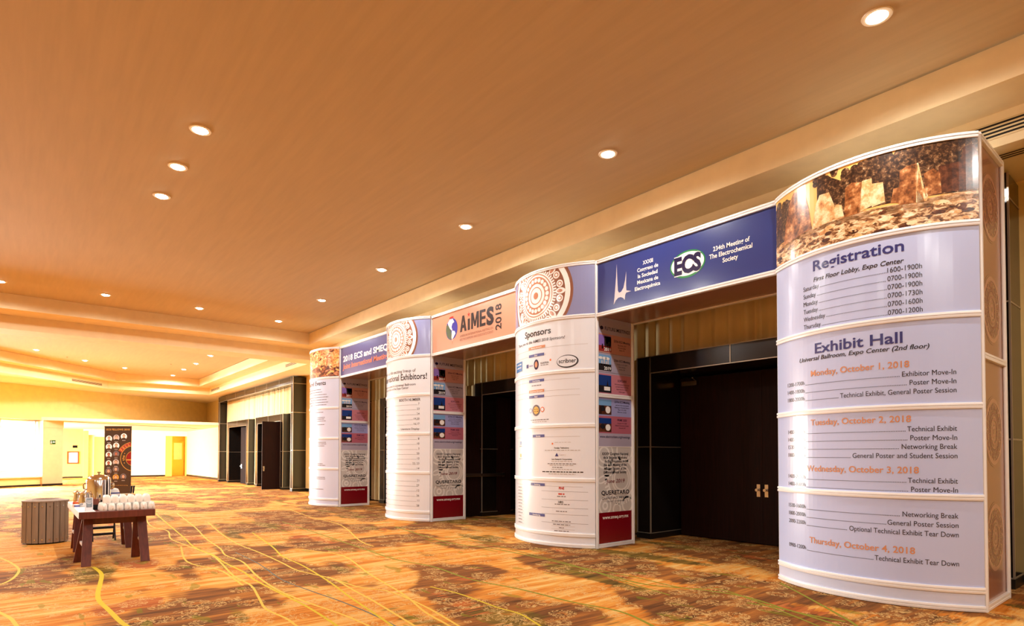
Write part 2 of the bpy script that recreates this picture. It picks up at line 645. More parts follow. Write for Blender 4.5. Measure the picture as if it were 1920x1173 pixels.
# carpet: ground plus the woven stems that sweep along the lobby
STEMS = [
    ('y', 0.055, [(-7.09, -5.47), (-6.56, -5.44), (-5.97, -5.5), (-5.48, -5.56), (-5.11, -5.58), (-4.66, -5.55), (-4.11, -5.51), (-3.66, -5.42)]),
    ('p', 0.035, [(-8.91, -6.43), (-8.54, -6.31), (-8.01, -6.2), (-7.41, -6.13), (-6.89, -6.17), (-6.59, -6.25), (-6.45, -6.36)]),
    ('p', 0.04, [(-5.47, -6.33), (-5.16, -6.25), (-4.88, -6.18), (-4.57, -6.14), (-4.22, -6.09)]),
    ('p', 0.03, [(-14.53, -3.94), (-11.41, -4.28), (-10.25, -4.19), (-9.14, -4.33), (-8.22, -4.29), (-7.19, -4.22), (-6.51, -4.26), (-5.54, -4.36), (-4.92, -4.36), (-4.37, -4.45), (-3.9, -4.53), (-3.49, -4.5), (-3.23, -4.51), (-2.9, -4.5)]),
    ('y', 0.032, [(-13.85, -3.82), (-9.55, -4.12), (-7.95, -4.24), (-7.08, -4.2), (-6.48, -4.23), (-5.7, -4.22), (-5.19, -4.25), (-4.61, -4.25), (-4.1, -4.24), (-3.66, -4.24), (-3.1, -4.27), (-2.74, -4.31)]),
    ('p', 0.03, [(-13.55, -3.45), (-10.56, -3.71), (-8.8, -3.91), (-7.64, -3.99), (-6.99, -4.08), (-6.33, -4.05), (-5.38, -4.17), (-4.59, -4.22), (-3.97, -4.19), (-3.32, -4.11), (-2.88, -4.09), (-2.57, -4.09)]),
    ('p', 0.03, [(-11.25, -3.34), (-9.71, -3.53), (-8.85, -3.62), (-7.85, -3.69), (-6.95, -3.68), (-6.05, -3.7), (-5.44, -3.73), (-5.11, -3.68), (-4.66, -3.61), (-4.02, -3.67), (-3.57, -3.71), (-2.6, -3.83)]),
    ('b', 0.022, [(-7.15, -3.92), (-6.08, -3.94), (-5.01, -4.03), (-4.29, -3.99), (-3.76, -3.94), (-3.17, -3.92), (-2.69, -3.94)]),
    ('y', 0.03, [(-9.07, -3.15), (-7.36, -3.38), (-6.45, -3.54), (-5.62, -3.58), (-4.61, -3.69), (-3.84, -3.81), (-3.22, -3.89), (-2.65, -3.97)]),
    ('p', 0.03, [(-8.17, -4.37), (-7.08, -4.54), (-6.57, -4.55), (-6.18, -4.45), (-5.83, -4.39), (-4.97, -4.42)]),
    ('p', 0.03, [(-12.93, -1.2), (-10.88, -1.47), (-9.19, -1.57), (-7.11, -2.17), (-6.45, -2.27)]),
    ('g', 0.04, [(-10.43, -2.21), (-8.2, -2.35), (-6.57, -2.46), (-5.34, -2.54), (-4.62, -2.44), (-3.78, -2.51), (-3.1, -2.41), (-2.45, -2.38), (-1.95, -2.3), (-1.52, -2.43), (-1.15, -2.58)]),
    ('p', 0.03, [(-6.91, -3.22), (-6.49, -3.03), (-5.9, -2.94), (-4.68, -3.2), (-3.63, -3.38), (-2.97, -3.55), (-2.5, -3.62), (-2.09, -3.72)]),
    ('p', 0.03, [(-4.84, -3.61), (-4.19, -3.57), (-3.8, -3.43), (-3.11, -3.46), (-2.43, -3.57)]),
    ('y', 0.03, [(-3.74, -3.02), (-3.3, -2.97), (-2.73, -3.0), (-2.41, -2.99), (-2.06, -3.09), (-1.73, -3.2)]),
    ('g', 0.045, [(-8.33, -0.91), (-6.2, -1.24), (-5.17, -1.09), (-4.16, -1.1), (-3.22, -1.21), (-2.47, -1.3), (-2.03, -1.1), (-1.56, -1.02), (-1.03, -1.19), (-0.64, -1.18)]),
    ('g', 0.03, [(-3.91, -1.33), (-3.47, -1.15), (-2.79, -1.1), (-2.13, -1.15), (-1.87, -0.92), (-1.24, -1.19), (-0.71, -1.47)]),
    ('g', 0.03, [(-6.66, -0.94), (-5.75, -0.88), (-4.79, -0.97), (-3.72, -1.1), (-2.75, -1.35), (-2.03, -1.5)]),
    ('g', 0.04, [(-1.43, -1.22), (-1.2, -1.17), (-0.94, -1.22), (-0.62, -1.34), (-0.46, -1.44)]),
    ('g', 0.035, [(-1.64, -0.19), (-1.23, -0.56), (-0.89, -0.88), (-0.64, -1.12), (-0.44, -1.35)]),
]
STEM_M = {'y': plaster('carpet_stem_yellow', (204, 176, 40), 0.95), 'p': plaster('carpet_stem_pale', (226, 182, 74), 0.95),
          'g': plaster('carpet_stem_green', (134, 132, 34), 0.95), 'b': plaster('carpet_stem_blue', (104, 104, 92), 0.95)}
mb = MB()
mb.poly([(-41, -15, 0), (9, -15, 0), (9, 6.2, 0), (-41, 6.2, 0)], M_CARPET)
for si, (k, w, pts) in enumerate(STEMS):
    pts = [Vector(q) for q in pts]
    cur = []
    for i in range(len(pts) - 1):
        p0, p1, p2, p3 = pts[max(i - 1, 0)], pts[i], pts[i + 1], pts[min(i + 2, len(pts) - 1)]
        for j in range(8):
            t = j / 8
            cur.append(0.5 * (2 * p1 + (p2 - p0) * t + (2 * p0 - 5 * p1 + 4 * p2 - p3) * t * t + (3 * p1 - p0 - 3 * p2 + p3) * t ** 3))
    cur.append(pts[-1])
    zz = 0.0006 + 0.00005 * si
    L, Rr = [], []
    for i, q in enumerate(cur):
        d = (cur[min(i + 1, len(cur) - 1)] - cur[max(i - 1, 0)]).normalized()
        nn = Vector((-d.y, d.x)) * w * 0.36
        L.append((*(q + nn), zz))
        Rr.append((*(q - nn), zz))
    n = len(cur)
    mb.add(L + Rr, [(n + i, n + i + 1, i + 1, i) for i in range(n - 1)], STEM_M[k])
struct(mb.build('floor', smooth=False))

PORT_NEAR = [-13.37, -9.02, -4.67]
PORT_FAR = [-28.74, -24.40]
PW, PH = 3.30, 2.82

mb = MB()
xs = sorted(PORT_NEAR + PORT_FAR)
cur = -39.5
for x0 in xs:
    mb.box((cur, YW, 0), (x0, YW + 0.2, 4.3), M_WALL)
    mb.box((x0, YW, PH), (x0 + PW, YW + 0.2, 4.3), M_WALL)
    cur = x0 + PW
mb.box((cur, YW, 0), (9, YW + 0.2, 4.3), M_WALL)
struct(mb.build('wall_right', smooth=False))
mb = MB()
for a, b in ((-39.5, -30.06), (-19.82, -14.67), (-0.06, 9)):
    mb.box((a, YW - 0.015, 0), (b, YW, 0.1), M_BASE)
struct(mb.build('baseboard_right', smooth=False))

# unlit hall behind the doors, its darkness put into the wall colour
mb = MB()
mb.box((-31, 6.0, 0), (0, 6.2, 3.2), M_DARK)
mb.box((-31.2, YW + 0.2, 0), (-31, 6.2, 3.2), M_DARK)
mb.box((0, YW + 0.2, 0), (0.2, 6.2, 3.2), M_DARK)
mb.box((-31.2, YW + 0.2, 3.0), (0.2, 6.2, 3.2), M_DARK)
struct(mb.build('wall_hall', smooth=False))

# walls behind the viewpoint
mb = MB()
mb.box((9, -15, 0), (9.2, 2, 4.9), M_WALL)
struct(mb.build('wall_front', smooth=False))
mb = MB()
mb.box((-27.2, -15.2, 0), (9.2, -15, 4.9), M_WALL)
struct(mb.build('wall_left', smooth=False))

# ceilings: two trays with stepped coves
mb = MB()
mb.poly([(-15.4, -15, ZT), (-15.4, 0.12, ZT), (9, 0.12, ZT), (9, -15, ZT)], M_CEIL)
mb.poly([(-28.8, 0.12, ZT), (-16.8, 0.12, ZT), (-16.8, -15, ZT), (-17, -15, ZT), (-17, -13.3, ZT), (-28.8, -3.05, ZT)], M_CEIL)
mb.box((-41, -15, ZT + 0.02), (9, 6, ZT + 0.1), M_CEIL)
struct(mb.build('ceiling', smooth=False))


def cove(inner, outer, zt, zm, zl, m):
    """open polylines: drop from zt at inner to zm, flat to outer, drop to zl"""
    o = MB()
    for i in range(len(inner) - 1):
        a, b, c, d = inner[i], inner[i + 1], outer[i], outer[i + 1]
        o.poly([(*a, zt), (*b, zt), (*b, zm), (*a, zm)], m)
        o.poly([(*a, zm), (*b, zm), (*d, zm), (*c, zm)], m)
        o.poly([(*c, zm), (*d, zm), (*d, zl), (*c, zl)], m)
    return o


ZM, ZL = 4.425, 4.11
o = cove([(9, 0.16), (-15.4, 0.16), (-15.4, -15)], [(9, 0.70), (-16.15, 0.70), (-16.15, -15)], ZT, ZM, ZL, M_FASCIA)
struct(o.build('trim_1', smooth=False))
o = cove([(-17.4, -15), (-17.4, 0.16), (-28.8, 0.16), (-28.8, -3.05), (-17.2, -13.2)],
         [(-16.95, -15), (-16.95, 0.70), (-29.3, 0.70), (-29.3, -3.28), (-17.2, -13.87)], ZT, ZM, ZL, M_FASCIA)
struct(o.build('trim_2', smooth=False))
BA, BB = Vector((-29.2, -6.75)), Vector((-34.5, 1.72))
BD = (BB - BA).normalized()
BN = Vector((BD.y, -BD.x))          # points into the lobby
if BN.x < 0:
    BN = -BN


def bl(t):
    p = BA + (BB - BA) * t
    return (p.x, p.y)


mb = MB()
mb.poly([(-16.15, -15, ZL), (-16.15, 0.7, ZL), (-16.95, 0.7, ZL), (-16.95, -15, ZL)], M_FASCIA)
mb.poly([(9, 0.7, ZL), (9, YW, ZL), (-36, YW, ZL), (-36, 0.7, ZL)], M_FASCIA)
p0 = bl(-0.75)
mb.poly([(-29.3, 0.7, ZL), (-36, 0.7, ZL), (-36, 0, ZL), (p0[0] - 3, p0[1], ZL), (-17.2, -13.87, ZL), (-29.3, -3.28, ZL)], M_FASCIA)
struct(mb.build('trim_3', smooth=False))

# bulkhead over the opening to the window corridor
mb = MB()
q = [Vector(bl(-0.75)), Vector(bl(1.012)), Vector(bl(1.012)) - BN * 0.35, Vector(bl(-0.75)) - BN * 0.35]
mb.prism([(p.x, p.y) for p in q], 2.72, 4.3, M_WALL)
struct(mb.build('wall_far', smooth=False))
# square column with the exit sign
mb = MB()
c0, c1 = Vector(bl(0.158)), Vector(bl(0.239))
q = [c0, c1, c1 - BN * 0.8, c0 - BN * 0.8]
mb.prism([(p.x, p.y) for p in q], 0, 2.42, M_PINK)
mb.prism([(p.x, p.y) for p in [c0 + BN * 0.015 - BD * 0.01, c1 + BN * 0.015 + BD * 0.01, c1 - BN * 0.8, c0 - BN * 0.8]], 2.42, 2.72, M_PINK)
mb.prism([(p.x, p.y) for p in [c0 + BN * 0.02, c1 + BN * 0.02, c1 - BN * 0.8 + BD * 0.02, c0 - BN * 0.8]], 0, 0.08, M_BASE)
struct(mb.build('wall_column', smooth=False))

# window left of the column: low sill wall, frame, glass
glass = bpy.data.materials.new('clear_glass')
glass.use_nodes = True
_t = glass.node_tree
_t.nodes.remove(_t.nodes['Principled BSDF'])
_tr, _gl, _mx = _t.nodes.new('ShaderNodeBsdfTransparent'), _t.nodes.new('ShaderNodeBsdfGlossy'), _t.nodes.new('ShaderNodeMixShader')
_gl.inputs['Roughness'].default_value = 0.05
_mx.inputs[0].default_value = 0.06
_t.links.new(_tr.outputs[0], _mx.inputs[1])
_t.links.new(_gl.outputs[0], _mx.inputs[2])
_t.links.new(_mx.outputs[0], _t.nodes['Material Output'].inputs[0])


def wseg(mb, t0, t1, z0, z1, d0, d1, m):
    a, b = Vector(bl(t0)), Vector(bl(t1))
    q = [a + BN * d0, b + BN * d0, b + BN * d1, a + BN * d1]
    mb.prism([(p.x, p.y) for p in q], z0, z1, m)


mb = MB()
wseg(mb, -0.75, 0.158, 0, 0.36, -0.45, -0.12, M_WALL)
wseg(mb, -0.75, 0.158, 0.36, 0.42, -0.47, 0.0, M_PALE)
wseg(mb, -0.75, 0.158, 0, 0.07, -0.12, -0.10, M_BASE)
win = struct(mb.build('window_1', smooth=False))
mb = MB()
for t in (-0.74, -0.48, -0.22, 0.02, 0.15):
    wseg(mb, t - 0.003, t + 0.003, 0.42, 2.72, -0.40, -0.34, M_FRAME)
wseg(mb, -0.75, 0.158, 0.42, 0.47, -0.40, -0.34, M_FRAME)
wseg(mb, -0.75, 0.158, 2.66, 2.72, -0.40, -0.34, M_FRAME)
mb.build('window_frame', win, smooth=False)
mb = MB()
wseg(mb, -0.74, 0.157, 0.47, 2.66, -0.375, -0.365, glass)
mb.build('pane', win, smooth=False)

# corridor beyond
XB = -39.5
mb = MB()
mb.box((XB - 0.2, -3.42, 0), (XB, -1.19, 2.9), M_PALE)
mb.box((XB - 0.2, -1.19, 0), (XB, 0.60, 2.9), M_PALE)
mb.box((XB - 0.2, -5.7, 0), (XB, -3.42, 2.9), M_YEL)
mb.box((XB - 0.2, 0.60, 2.42), (XB, YW + 0.2, 2.9), M_PALE)
mb.box((XB - 0.2, 0.60, 0), (XB, 0.95, 2.42), M_YEL)
mb.box((XB - 0.9, 0.95, 0), (XB - 0.7, YW + 0.2, 2.9), M_YEL)
mb.box((XB - 0.7, YW, 0), (XB, YW + 0.2, 2.9), M_YEL)
mb.box((XB - 0.7, 0.75, 0), (XB - 0.2, 0.95, 2.42), M_YEL)
struct(mb.build('wall_corridor', smooth=False))
mb = MB()
mb.box((XB, -5.7, 0), (XB + 0.015, 0.6, 0.09), M_BASE)
struct(mb.build('baseboard_corridor', smooth=False))
mb = MB()
mb.box((-41, -14, 2.72), (-30, YW, 2.85), M_PALE)
struct(mb.build('trim_4', smooth=False))
# corridor's window wall: outer side is unseen, added for the corridor light
mb = MB()
mb.box((XB - 0.2, -9.4, 0), (-29.5, -9.2, 0.45), M_WALL)
mb.box((XB - 0.2, -9.2, 0), (XB, -5.7, 0.45), M_WALL)
win = struct(mb.build('window_2', smooth=False))
mb = MB()
for i in range(6):
    mb.box((XB + 0.2 + i * 1.9, -9.33, 0.45), (XB + 0.26 + i * 1.9, -9.27, 2.72), M_FRAME)
mb.box((XB, -9.33, 2.66), (-29.5, -9.27, 2.72), M_FRAME)
for y in (-9.2, -7.5, -5.76):
    mb.box((XB - 0.12, y, 0.45), (XB - 0.06, y + 0.06, 2.72), M_FRAME)
mb.build('window_frame', win, smooth=False)
mb = MB()
mb.box((XB, -9.305, 0.45), (-29.5, -9.295, 2.68), glass)
mb.box((XB - 0.095, -9.2, 0.45), (XB - 0.085, -5.7, 2.68), glass)
mb.build('pane', win, smooth=False)
# yellow box recess with the near door
mb = MB()
mb.box((XB, -3.42, 0), (XB + 0.25, -3.2, 2.62), M_YEL)
mb.box((XB, -3.2, 2.40), (XB + 0.25, -2.0, 2.62), M_PALE)
mb.box((XB, -2.1, 0), (XB + 0.25, -1.9, 2.62), M_YEL)
struct(mb.build('trim_5', smooth=False))


def far_door(name, x, y0, y1, h, glazed):
    mb = MB()
    mb.box((x, y0, 0), (x + 0.05, y1, h), M_YEL)
    if glazed:
        mb.box((x + 0.05, y0 + 0.10, 1.0), (x + 0.055, y1 - 0.10, h - 0.08), M_PALE)
    o = struct(mb.build(name, smooth=False))
    mb = MB()
    mb.tube((x + 0.05, y1 - 0.12, 1.0), (x + 0.11, y1 - 0.12, 1.0), 0.02, M_CHROME)
    mb.tube((x + 0.11, y1 - 0.12, 1.0), (x + 0.11, y1 - 0.22, 1.0), 0.012, M_CHROME)
    mb.build('door_handle', o)
    return o


far_door('door_6', XB - 0.68, 1.05, 1.70, 2.1, True)
far_door('door_7', XB + 0.01, -2.92, -2.12, 2.3, False)

# ------------------------------------------------------------------ tile portals with doors


def leaf(parent, hinge, sign, ang, hw=1.38, hh=2.53, panic=False, closer=False, pull=True):
    """door leaf hinged at `hinge`; sign +1 extends to +x when closed; ang opens it towards the lobby"""
    th = 0.05
    mb = MB()
    x0, x1 = (0, hw) if sign > 0 else (-hw, 0)
    mb.box((x0, -th / 2, 0.012), (x1, th / 2, hh), M_DOOR)
    o = mb.build('door_leaf', parent, smooth=False, bevel=0.004)
    o.location = (hinge[0] - parent.location.x, hinge[1] - parent.location.y, 0)
    o.rotation_euler = (0, 0, -sign * ang)
    xe = sign * (hw - 0.06)
    if pull:
        h = MB()
        h.box((xe - 0.026, -th / 2 - 0.010, 0.69), (xe + 0.026, -th / 2, 0.87), M_CHROME)
        h.tube((xe, -th / 2, 0.79), (xe, -th / 2 - 0.05, 0.79), 0.012, M_CHROME)
        h.tube((xe, -th / 2 - 0.05, 0.79), (xe, -th / 2 - 0.07, 0.79), 0.022, M_CHROME)
        h.build('door_handle', o)
    if panic:
        h = MB()
        h.box((xe - sign * 0.0 - 0.05, th / 2, 0.78), (xe + 0.05, th / 2 + 0.07, 0.98), M_CHROME)
        xa = sign * 0.22
        h.box((min(xe, xa), th / 2 + 0.03, 0.84), (max(xe, xa), th / 2 + 0.075, 0.905), M_CHROME)
        h.box((xa - 0.03, th / 2, 0.83), (xa + 0.03, th / 2 + 0.06, 0.915), M_CHROME)
        h.build('panic_bar', o, bevel=0.004)
        h = MB()
        h.tube((xe, th / 2 + 0.02, 0.95), (xe, th / 2 + 0.02, 2.40), 0.009, M_CHROME, n=8)
        h.box((xe - 0.025, th / 2, 2.37), (xe + 0.025, th / 2 + 0.04, 2.48), M_CHROME)
        h.build('latch_rod', o)
    if closer:
        h = MB()
        xc = sign * 0.2
        h.box((xc - 0.14, -th / 2 - 0.06, 2.40), (xc + 0.14, -th / 2, 2.47), M_CHROME)
        h.path([(xc + 0.1, -th / 2 - 0.03, 2.48), (xc + 0.16, -th / 2 - 0.2, 2.50), (xc - 0.02, -th / 2 - 0.05, 2.51)], 0.01, M_CHROME)
        h.build('door_closer', o)
    return o


def portal(n, x0, mode):
    yb, yf = 2.22, 1.36
    root = bpy.data.objects.new('door_%d' % n, None)
    COL.objects.link(root)
    root.location = (x0 + PW / 2, 2.15, 0)
    root['kind'] = 'structure'
    off = (x0 + PW / 2, 2.15, 0)

    def part(mb, name, **kw):
        o = mb.build(name, root, smooth=False, **kw)
        o.location = (-off[0], -off[1], 0)
        return o
    for xa, xb in ((x0, x0 + 0.25), (x0 + PW - 0.25, x0 + PW)):
        mb = MB()
        mb.box((xa, yf, 0), (xb, yb, PH), M_TILE)
        e = 0.004
        for z in (0.09, 1.42):
            mb.box((xa - e, yf - e, z - 0.006), (xb + e, yb, z + 0.006), M_STRIP)
        for xe in (xa, xb):
            mb.box((xe - 0.009, yf - 0.006, 0.09), (xe + 0.009, yf + 0.012, PH), M_STRIP)
        mb.box((xa - 0.01, yf - 0.01, 0), (xb + 0.01, yb, 0.085), M_BASE)
        part(mb, 'tiled_post')
    mb = MB()
    mb.box((x0 + 0.25, yf, PH - 0.26), (x0 + PW - 0.25, yb, PH), M_TILE)
    mb.box((x0 + 0.25, yf - 0.006, PH - 0.266), (x0 + PW - 0.25, yf + 0.012, PH - 0.254), M_STRIP)
    mb.box((x0, yf - 0.006, PH - 0.006), (x0 + PW, yf + 0.012, PH + 0.004), M_STRIP)
    for xe in (x0 + 0.25, x0 + 1.6, x0 + PW - 0.25):
        mb.box((xe - 0.007, yf - 0.006, PH - 0.26), (xe + 0.007, yf + 0.01, PH), M_STRIP)
    part(mb, 'tiled_header')
    hl, hr = (x0 + 0.27, 2.15), (x0 + PW - 0.27, 2.15)
    if mode == 'closed':
        leaf(root, hl, 1, 0.0, closer=True)
        leaf(root, hr, -1, 0.0)
    elif mode == 'left_open':
        leaf(root, (hl[0], 2.12), 1, R_(97), panic=True)
        leaf(root, hr, -1, 0.0)
    elif mode == 'right_ajar':
        leaf(root, hl, 1, 0.0)
        leaf(root, (hr[0], 2.12), -1, R_(27), closer=True)
    elif mode == 'right_open':
        leaf(root, hl, 1, 0.0)
        leaf(root, (hr[0], 2.12), -1, R_(84))
    return root


portal(1, PORT_NEAR[2], 'closed')
portal(2, PORT_NEAR[1], 'left_open')
portal(3, PORT_NEAR[0], 'closed')
portal(4, PORT_FAR[1], 'right_open')
portal(5, PORT_FAR[0], 'right_ajar')


def big_frame(n, x0, x1):
    mb = MB()
    yf = 1.28
    e = 0.004
    for xa, xb in ((x0, x0 + 0.2), (x1 - 0.2, x1)):
        mb.box((xa, yf, 0), (xb, YW, 4.07), M_TILE)
        for z in (0.1, 1.45, 2.80, 3.83):
            mb.box((xa - e, yf - e, z - 0.008), (xb + e, YW, z + 0.008), M_STRIP)
        for xe in (xa, xb):
            mb.box((xe - 0.008, yf - 0.006, 0.1), (xe + 0.008, yf + 0.012, 4.07), M_STRIP)
        mb.box((xa - 0.01, yf - 0.012, 0), (xb + 0.01, YW, 0.095), M_BASE)
    mb.box((x0 + 0.2, yf, 3.83), (x1 - 0.2, YW, 4.07), M_TILE)
    k = int((x1 - x0) / 1.4)
    for i in range(1, k):
        x = x0 + (x1 - x0) * i / k
        mb.box((x - 0.01, yf - 0.006, 3.83), (x + 0.01, yf + 0.01, 4.07), M_STRIP)
    mb.box((x0 + 0.2, yf - 0.006, 3.822), (x1 - 0.2, yf + 0.01, 3.838), M_STRIP)
    return struct(mb.build('trim_%d' % n, smooth=False))


big_frame(6, -14.67, -0.06)
big_frame(7, -30.06, -19.82)


def curtain(x0, x1, z0, z1, label, group, seed=0):
    rnd = random.Random(seed)
    mb = MB()
    n = max(10, int((x1 - x0) / 0.028))
    ph, vs = 0.0, []
    front = []
    for i in range(n + 1):
        x = x0 + (x1 - x0) * i / n
        ph += 0.75 * (0.7 + 0.6 * rnd.random())
        front.append((x, 1.60 + 0.035 * math.sin(ph) + 0.012 * math.sin(ph * 0.37)))
    rows = [z1, z1 - 0.04, (z0 + z1) / 2, z0]
    for z in rows:
        for x, y in front:
            vs.append((x, y + (0.008 * math.sin(x * 9 + z) if z < z1 else 0), z))
    for z in rows:
        for x, y in front:
            vs.append((x, y + 0.012, z))
    w = n + 1
    fs = []
    off = len(rows) * w
    for r in range(len(rows) - 1):
        for i in range(n):
            a, b, c, d = r * w + i, r * w + i + 1, (r + 1) * w + i + 1, (r + 1) * w + i
            fs.append((a, d, c, b))
            fs.append((a + off, b + off, c + off, d + off))
    mb.add(vs, fs, M_CURT)
    o = mb.build('curtain', loc=((x0 + x1) / 2, 1.6, z0))
    return tag(o, label, 'curtain', group)


curtain(-14.44, -0.29, 2.84, 3.82, 'long cream pleated valance above the black doors behind the display columns', 'door drapes', 1)
curtain(-29.83, -20.05, 2.84, 3.82, 'cream pleated valance in the far black tiled frame, left of the columns', 'door drapes', 2)
for k, (a, b, lb) in enumerate(((-14.44, -13.42, 'cream floor length drape beside the doorway behind the farthest column'), (-10.02, -9.07, 'cream floor length drape seen right behind the second farthest column'),
                                (-5.68, -4.72, 'cream floor length drape hidden behind the Sponsors column'), (-1.32, -0.29, 'cream floor length drape behind the Registration column'),
                                (-29.83, -28.79, 'narrow cream drape at left end of the far tiled frame'), (-25.39, -24.45, 'cream drape hanging between the two far doorways'),
                                (-21.05, -20.05, 'cream drape hanging at right end of the far tiled frame'))):
    curtain(a, b, 0.03, 2.835, lb, 'door drapes', 10 + k)

# ------------------------------------------------------------------ display kiosks
KP, KW, KD, KH = 4.2934, 1.7459, 0.8301, 4.0
TH = R_(42)
KR = KW / 2 / math.sin(TH)
KL = KR * 2 * TH
Z0, DZ = 0.18, 0.764
ZR = [Z0 + DZ * i for i in range(6)]


def arc_fn(u, z, off):
    a = -TH + u / KR
    r = KR + off
    return (-KW / 2 + r * math.sin(a), KR * math.cos(TH) - r * math.cos(a), z)


def arc_sweep(mb, prof, m, u0=0.0, u1=KL, n=36):
    """prof: (radial offset, z) closed outline"""
    k = len(prof)
    vs = []
    for i in range(n + 1):
        u = u0 + (u1 - u0) * i / n
        for off, z in prof:
            vs.append(arc_fn(u, z, off))
    fs = []
    for i in range(n):
        for j in range(k):
            a, b = i * k + j, i * k + (j + 1) % k
            fs.append((a, a + k, b + k, b))
    fs.append(tuple(range(k)))
    fs.append(tuple(range(n * k + k - 1, n * k - 1, -1)))
    mb.add(vs, fs, m)


def side_fn(u, z, off):      # right face, looking along -x: u runs from the front edge to the back
    return (off, u, z)


def make_kiosk(idx, label, front_arts, side_arts, base='lav1', part_labels=()):
    xr = -(4 - idx) * KP
    root = empty('display_kiosk', (xr, 0, 0), label, 'display column', 'printed display columns')
    # posts
    for px, py in ((-0.028, 0.028), (-KW + 0.028, 0.028), (-0.028, KD - 0.028), (-KW + 0.028, KD - 0.028)):
        mb = MB()
        w = 0.028
        c = 0.012
        pts = [(-w, -w + c), (-w + c, -w), (-0.006, -w), (-0.006, -w + 0.008), (0.006, -w + 0.008), (0.006, -w), (w - c, -w), (w, -w + c),
               (w, -0.006), (w - 0.008, -0.006), (w - 0.008, 0.006), (w, 0.006), (w, w - c), (w - c, w), (-w + c, w), (-w, w - c)]
        mb.prism([(px + a, py + b) for a, b in pts], 0.0, KH, M_FRAME)
        mb.build('corner_post', root, smooth=False)
    # curved front
    for z in ZR + [0.03]:
        mb = MB()
        hh = 0.025
        zc = min(z, KH - hh)
        prof = [(-0.03, zc - hh), (0.012, zc - hh), (0.014, zc - hh + 0.004), (0.014, zc - 0.005), (0.005, zc - 0.004), (0.005, zc + 0.004),
                (0.014, zc + 0.005), (0.014, zc + hh - 0.004), (0.012, zc + hh), (-0.03, zc + hh)]
        arc_sweep(mb, prof, M_FRAME, 0.02, KL - 0.02)
        mb.build('curved_rail', root)
    mb = MB()
    a = Art((0.02, 0.05, KL - 0.02, ZR[0] - 0.02), base)
    a.bake(mb, arc_fn, 0.05)
    mb.build('kick_panel', root)
    for i, art in enumerate(front_arts):
        mb = MB()
        art.bake(mb, arc_fn, 0.05)
        arc_sweep(mb, [(-0.006, art.rect[1]), (-0.001, art.rect[1]), (-0.001, art.rect[3]), (-0.006, art.rect[3])], M_FRAME, 0.02, KL - 0.02, 24)
        o = mb.build('curved_panel', root)
        if i < len(part_labels):
            o['label'] = part_labels[i]
    # right side
    for z0, z1, art in side_arts:
        mb = MB()
        art.bake(mb, lambda u, z, o: (-0.026 + o, u, z))
        mb.box((-0.034, 0.05, art.rect[1]), (-0.027, KD - 0.05, art.rect[3]), M_FRAME)
        mb.build('side_panel', root)
    for z in (0.03, 2.13, KH - 0.025):
        mb = MB()
        mb.box((-0.05, 0.05, z - 0.027), (-0.004, KD - 0.05, z + 0.027), M_FRAME)
        mb.box((-0.006, 0.05, z - 0.025), (0.0, KD - 0.05, z - 0.006), M_FRAME)
        mb.box((-0.006, 0.05, z + 0.006), (0.0, KD - 0.05, z + 0.025), M_FRAME)
        mb.build('side_rail', root, smooth=False)
    # left and back cladding, lid
    mb = MB()
    mb.box((-KW + 0.02, 0.05, 0.05), (-KW + 0.03, KD - 0.05, KH - 0.03), INK['tan'])
    mb.build('left_panel', root, smooth=False)
    mb = MB()
    mb.box((-KW + 0.05, KD - 0.03, 0.05), (-0.05, KD - 0.02, KH - 0.03), INK['tan'])
    mb.build('back_panel', root, smooth=False)
    mb = MB()
    pts = [arc_fn(0.03 + (KL - 0.06) * i / 24, 0, -0.02)[:2] for i in range(25)] + [(-0.04, KD - 0.04), (-KW + 0.04, KD - 0.04)]
    mb.prism(pts, KH - 0.045, KH - 0.03, M_FRAME)
    mb.build('lid', root, smooth=False)
    return root


def panel(i, base):
    """panel i counted from the base (0) to the top (4)"""
    return Art((0.02, ZR[i] + 0.022, KL - 0.02, ZR[i + 1] - (0.022 if i < 4 else 0.045)), base)


def U(f):
    return f * KL


# ---- kiosk 4 : registration
p = [panel(i, 'lav') for i in range(5)]
a = p[4]
zb, zt = a.rect[1], a.rect[3]
a.rectfill(*a.rect, 'sepsky', 1)
a.rectfill(U(0), zb, U(1), 3.475, 'rubble', 2)
a.poly([(U(0.02), 3.45), (U(0.15), 3.47), (U(0.3), 3.485), (U(0.5), 3.49), (U(0.75), 3.47), (U(0.99), 3.52), (U(0.99), 3.44), (U(0.7), 3.40), (U(0.4), 3.44), (U(0.02), 3.40)], 'paving', 2)
rnd = random.Random(3)


def blob(a, u0, z0, u1, z1, k, n, r, layer, seed):
    rr = random.Random(seed)
    for i in range(n):
        a.disc(U(u0 + (u1 - u0) * rr.random()), z0 + (z1 - z0) * rr.random(), r * (0.6 + 0.7 * rr.random()), k, layer, 11)


# trees
a.poly([(U(0.01), 3.47), (U(0.01), 3.80), (U(0.05), 3.86), (U(0.09), 3.84), (U(0.12), 3.90), (U(0.165), 3.86), (U(0.165), 3.5)], 'foliage', 2)
blob(a, 0.02, 3.62, 0.16, 3.88, 'foliage', 16, 0.045, 2, 1)
a.poly([(U(0.33), 3.5), (U(0.33), 3.88), (U(0.36), 3.96), (U(0.40), 3.90), (U(0.45), 3.83), (U(0.5), 3.86), (U(0.55), 3.94), (U(0.60), 3.96), (U(0.7), 3.90), (U(0.74), 3.97), (U(0.99), 3.97), (U(0.99), 3.5)], 'foliage', 2)
blob(a, 0.32, 3.84, 0.42, 3.95, 'foliage', 12, 0.04, 2, 2)
blob(a, 0.46, 3.84, 0.72, 3.93, 'foliage', 26, 0.045, 2, 4)
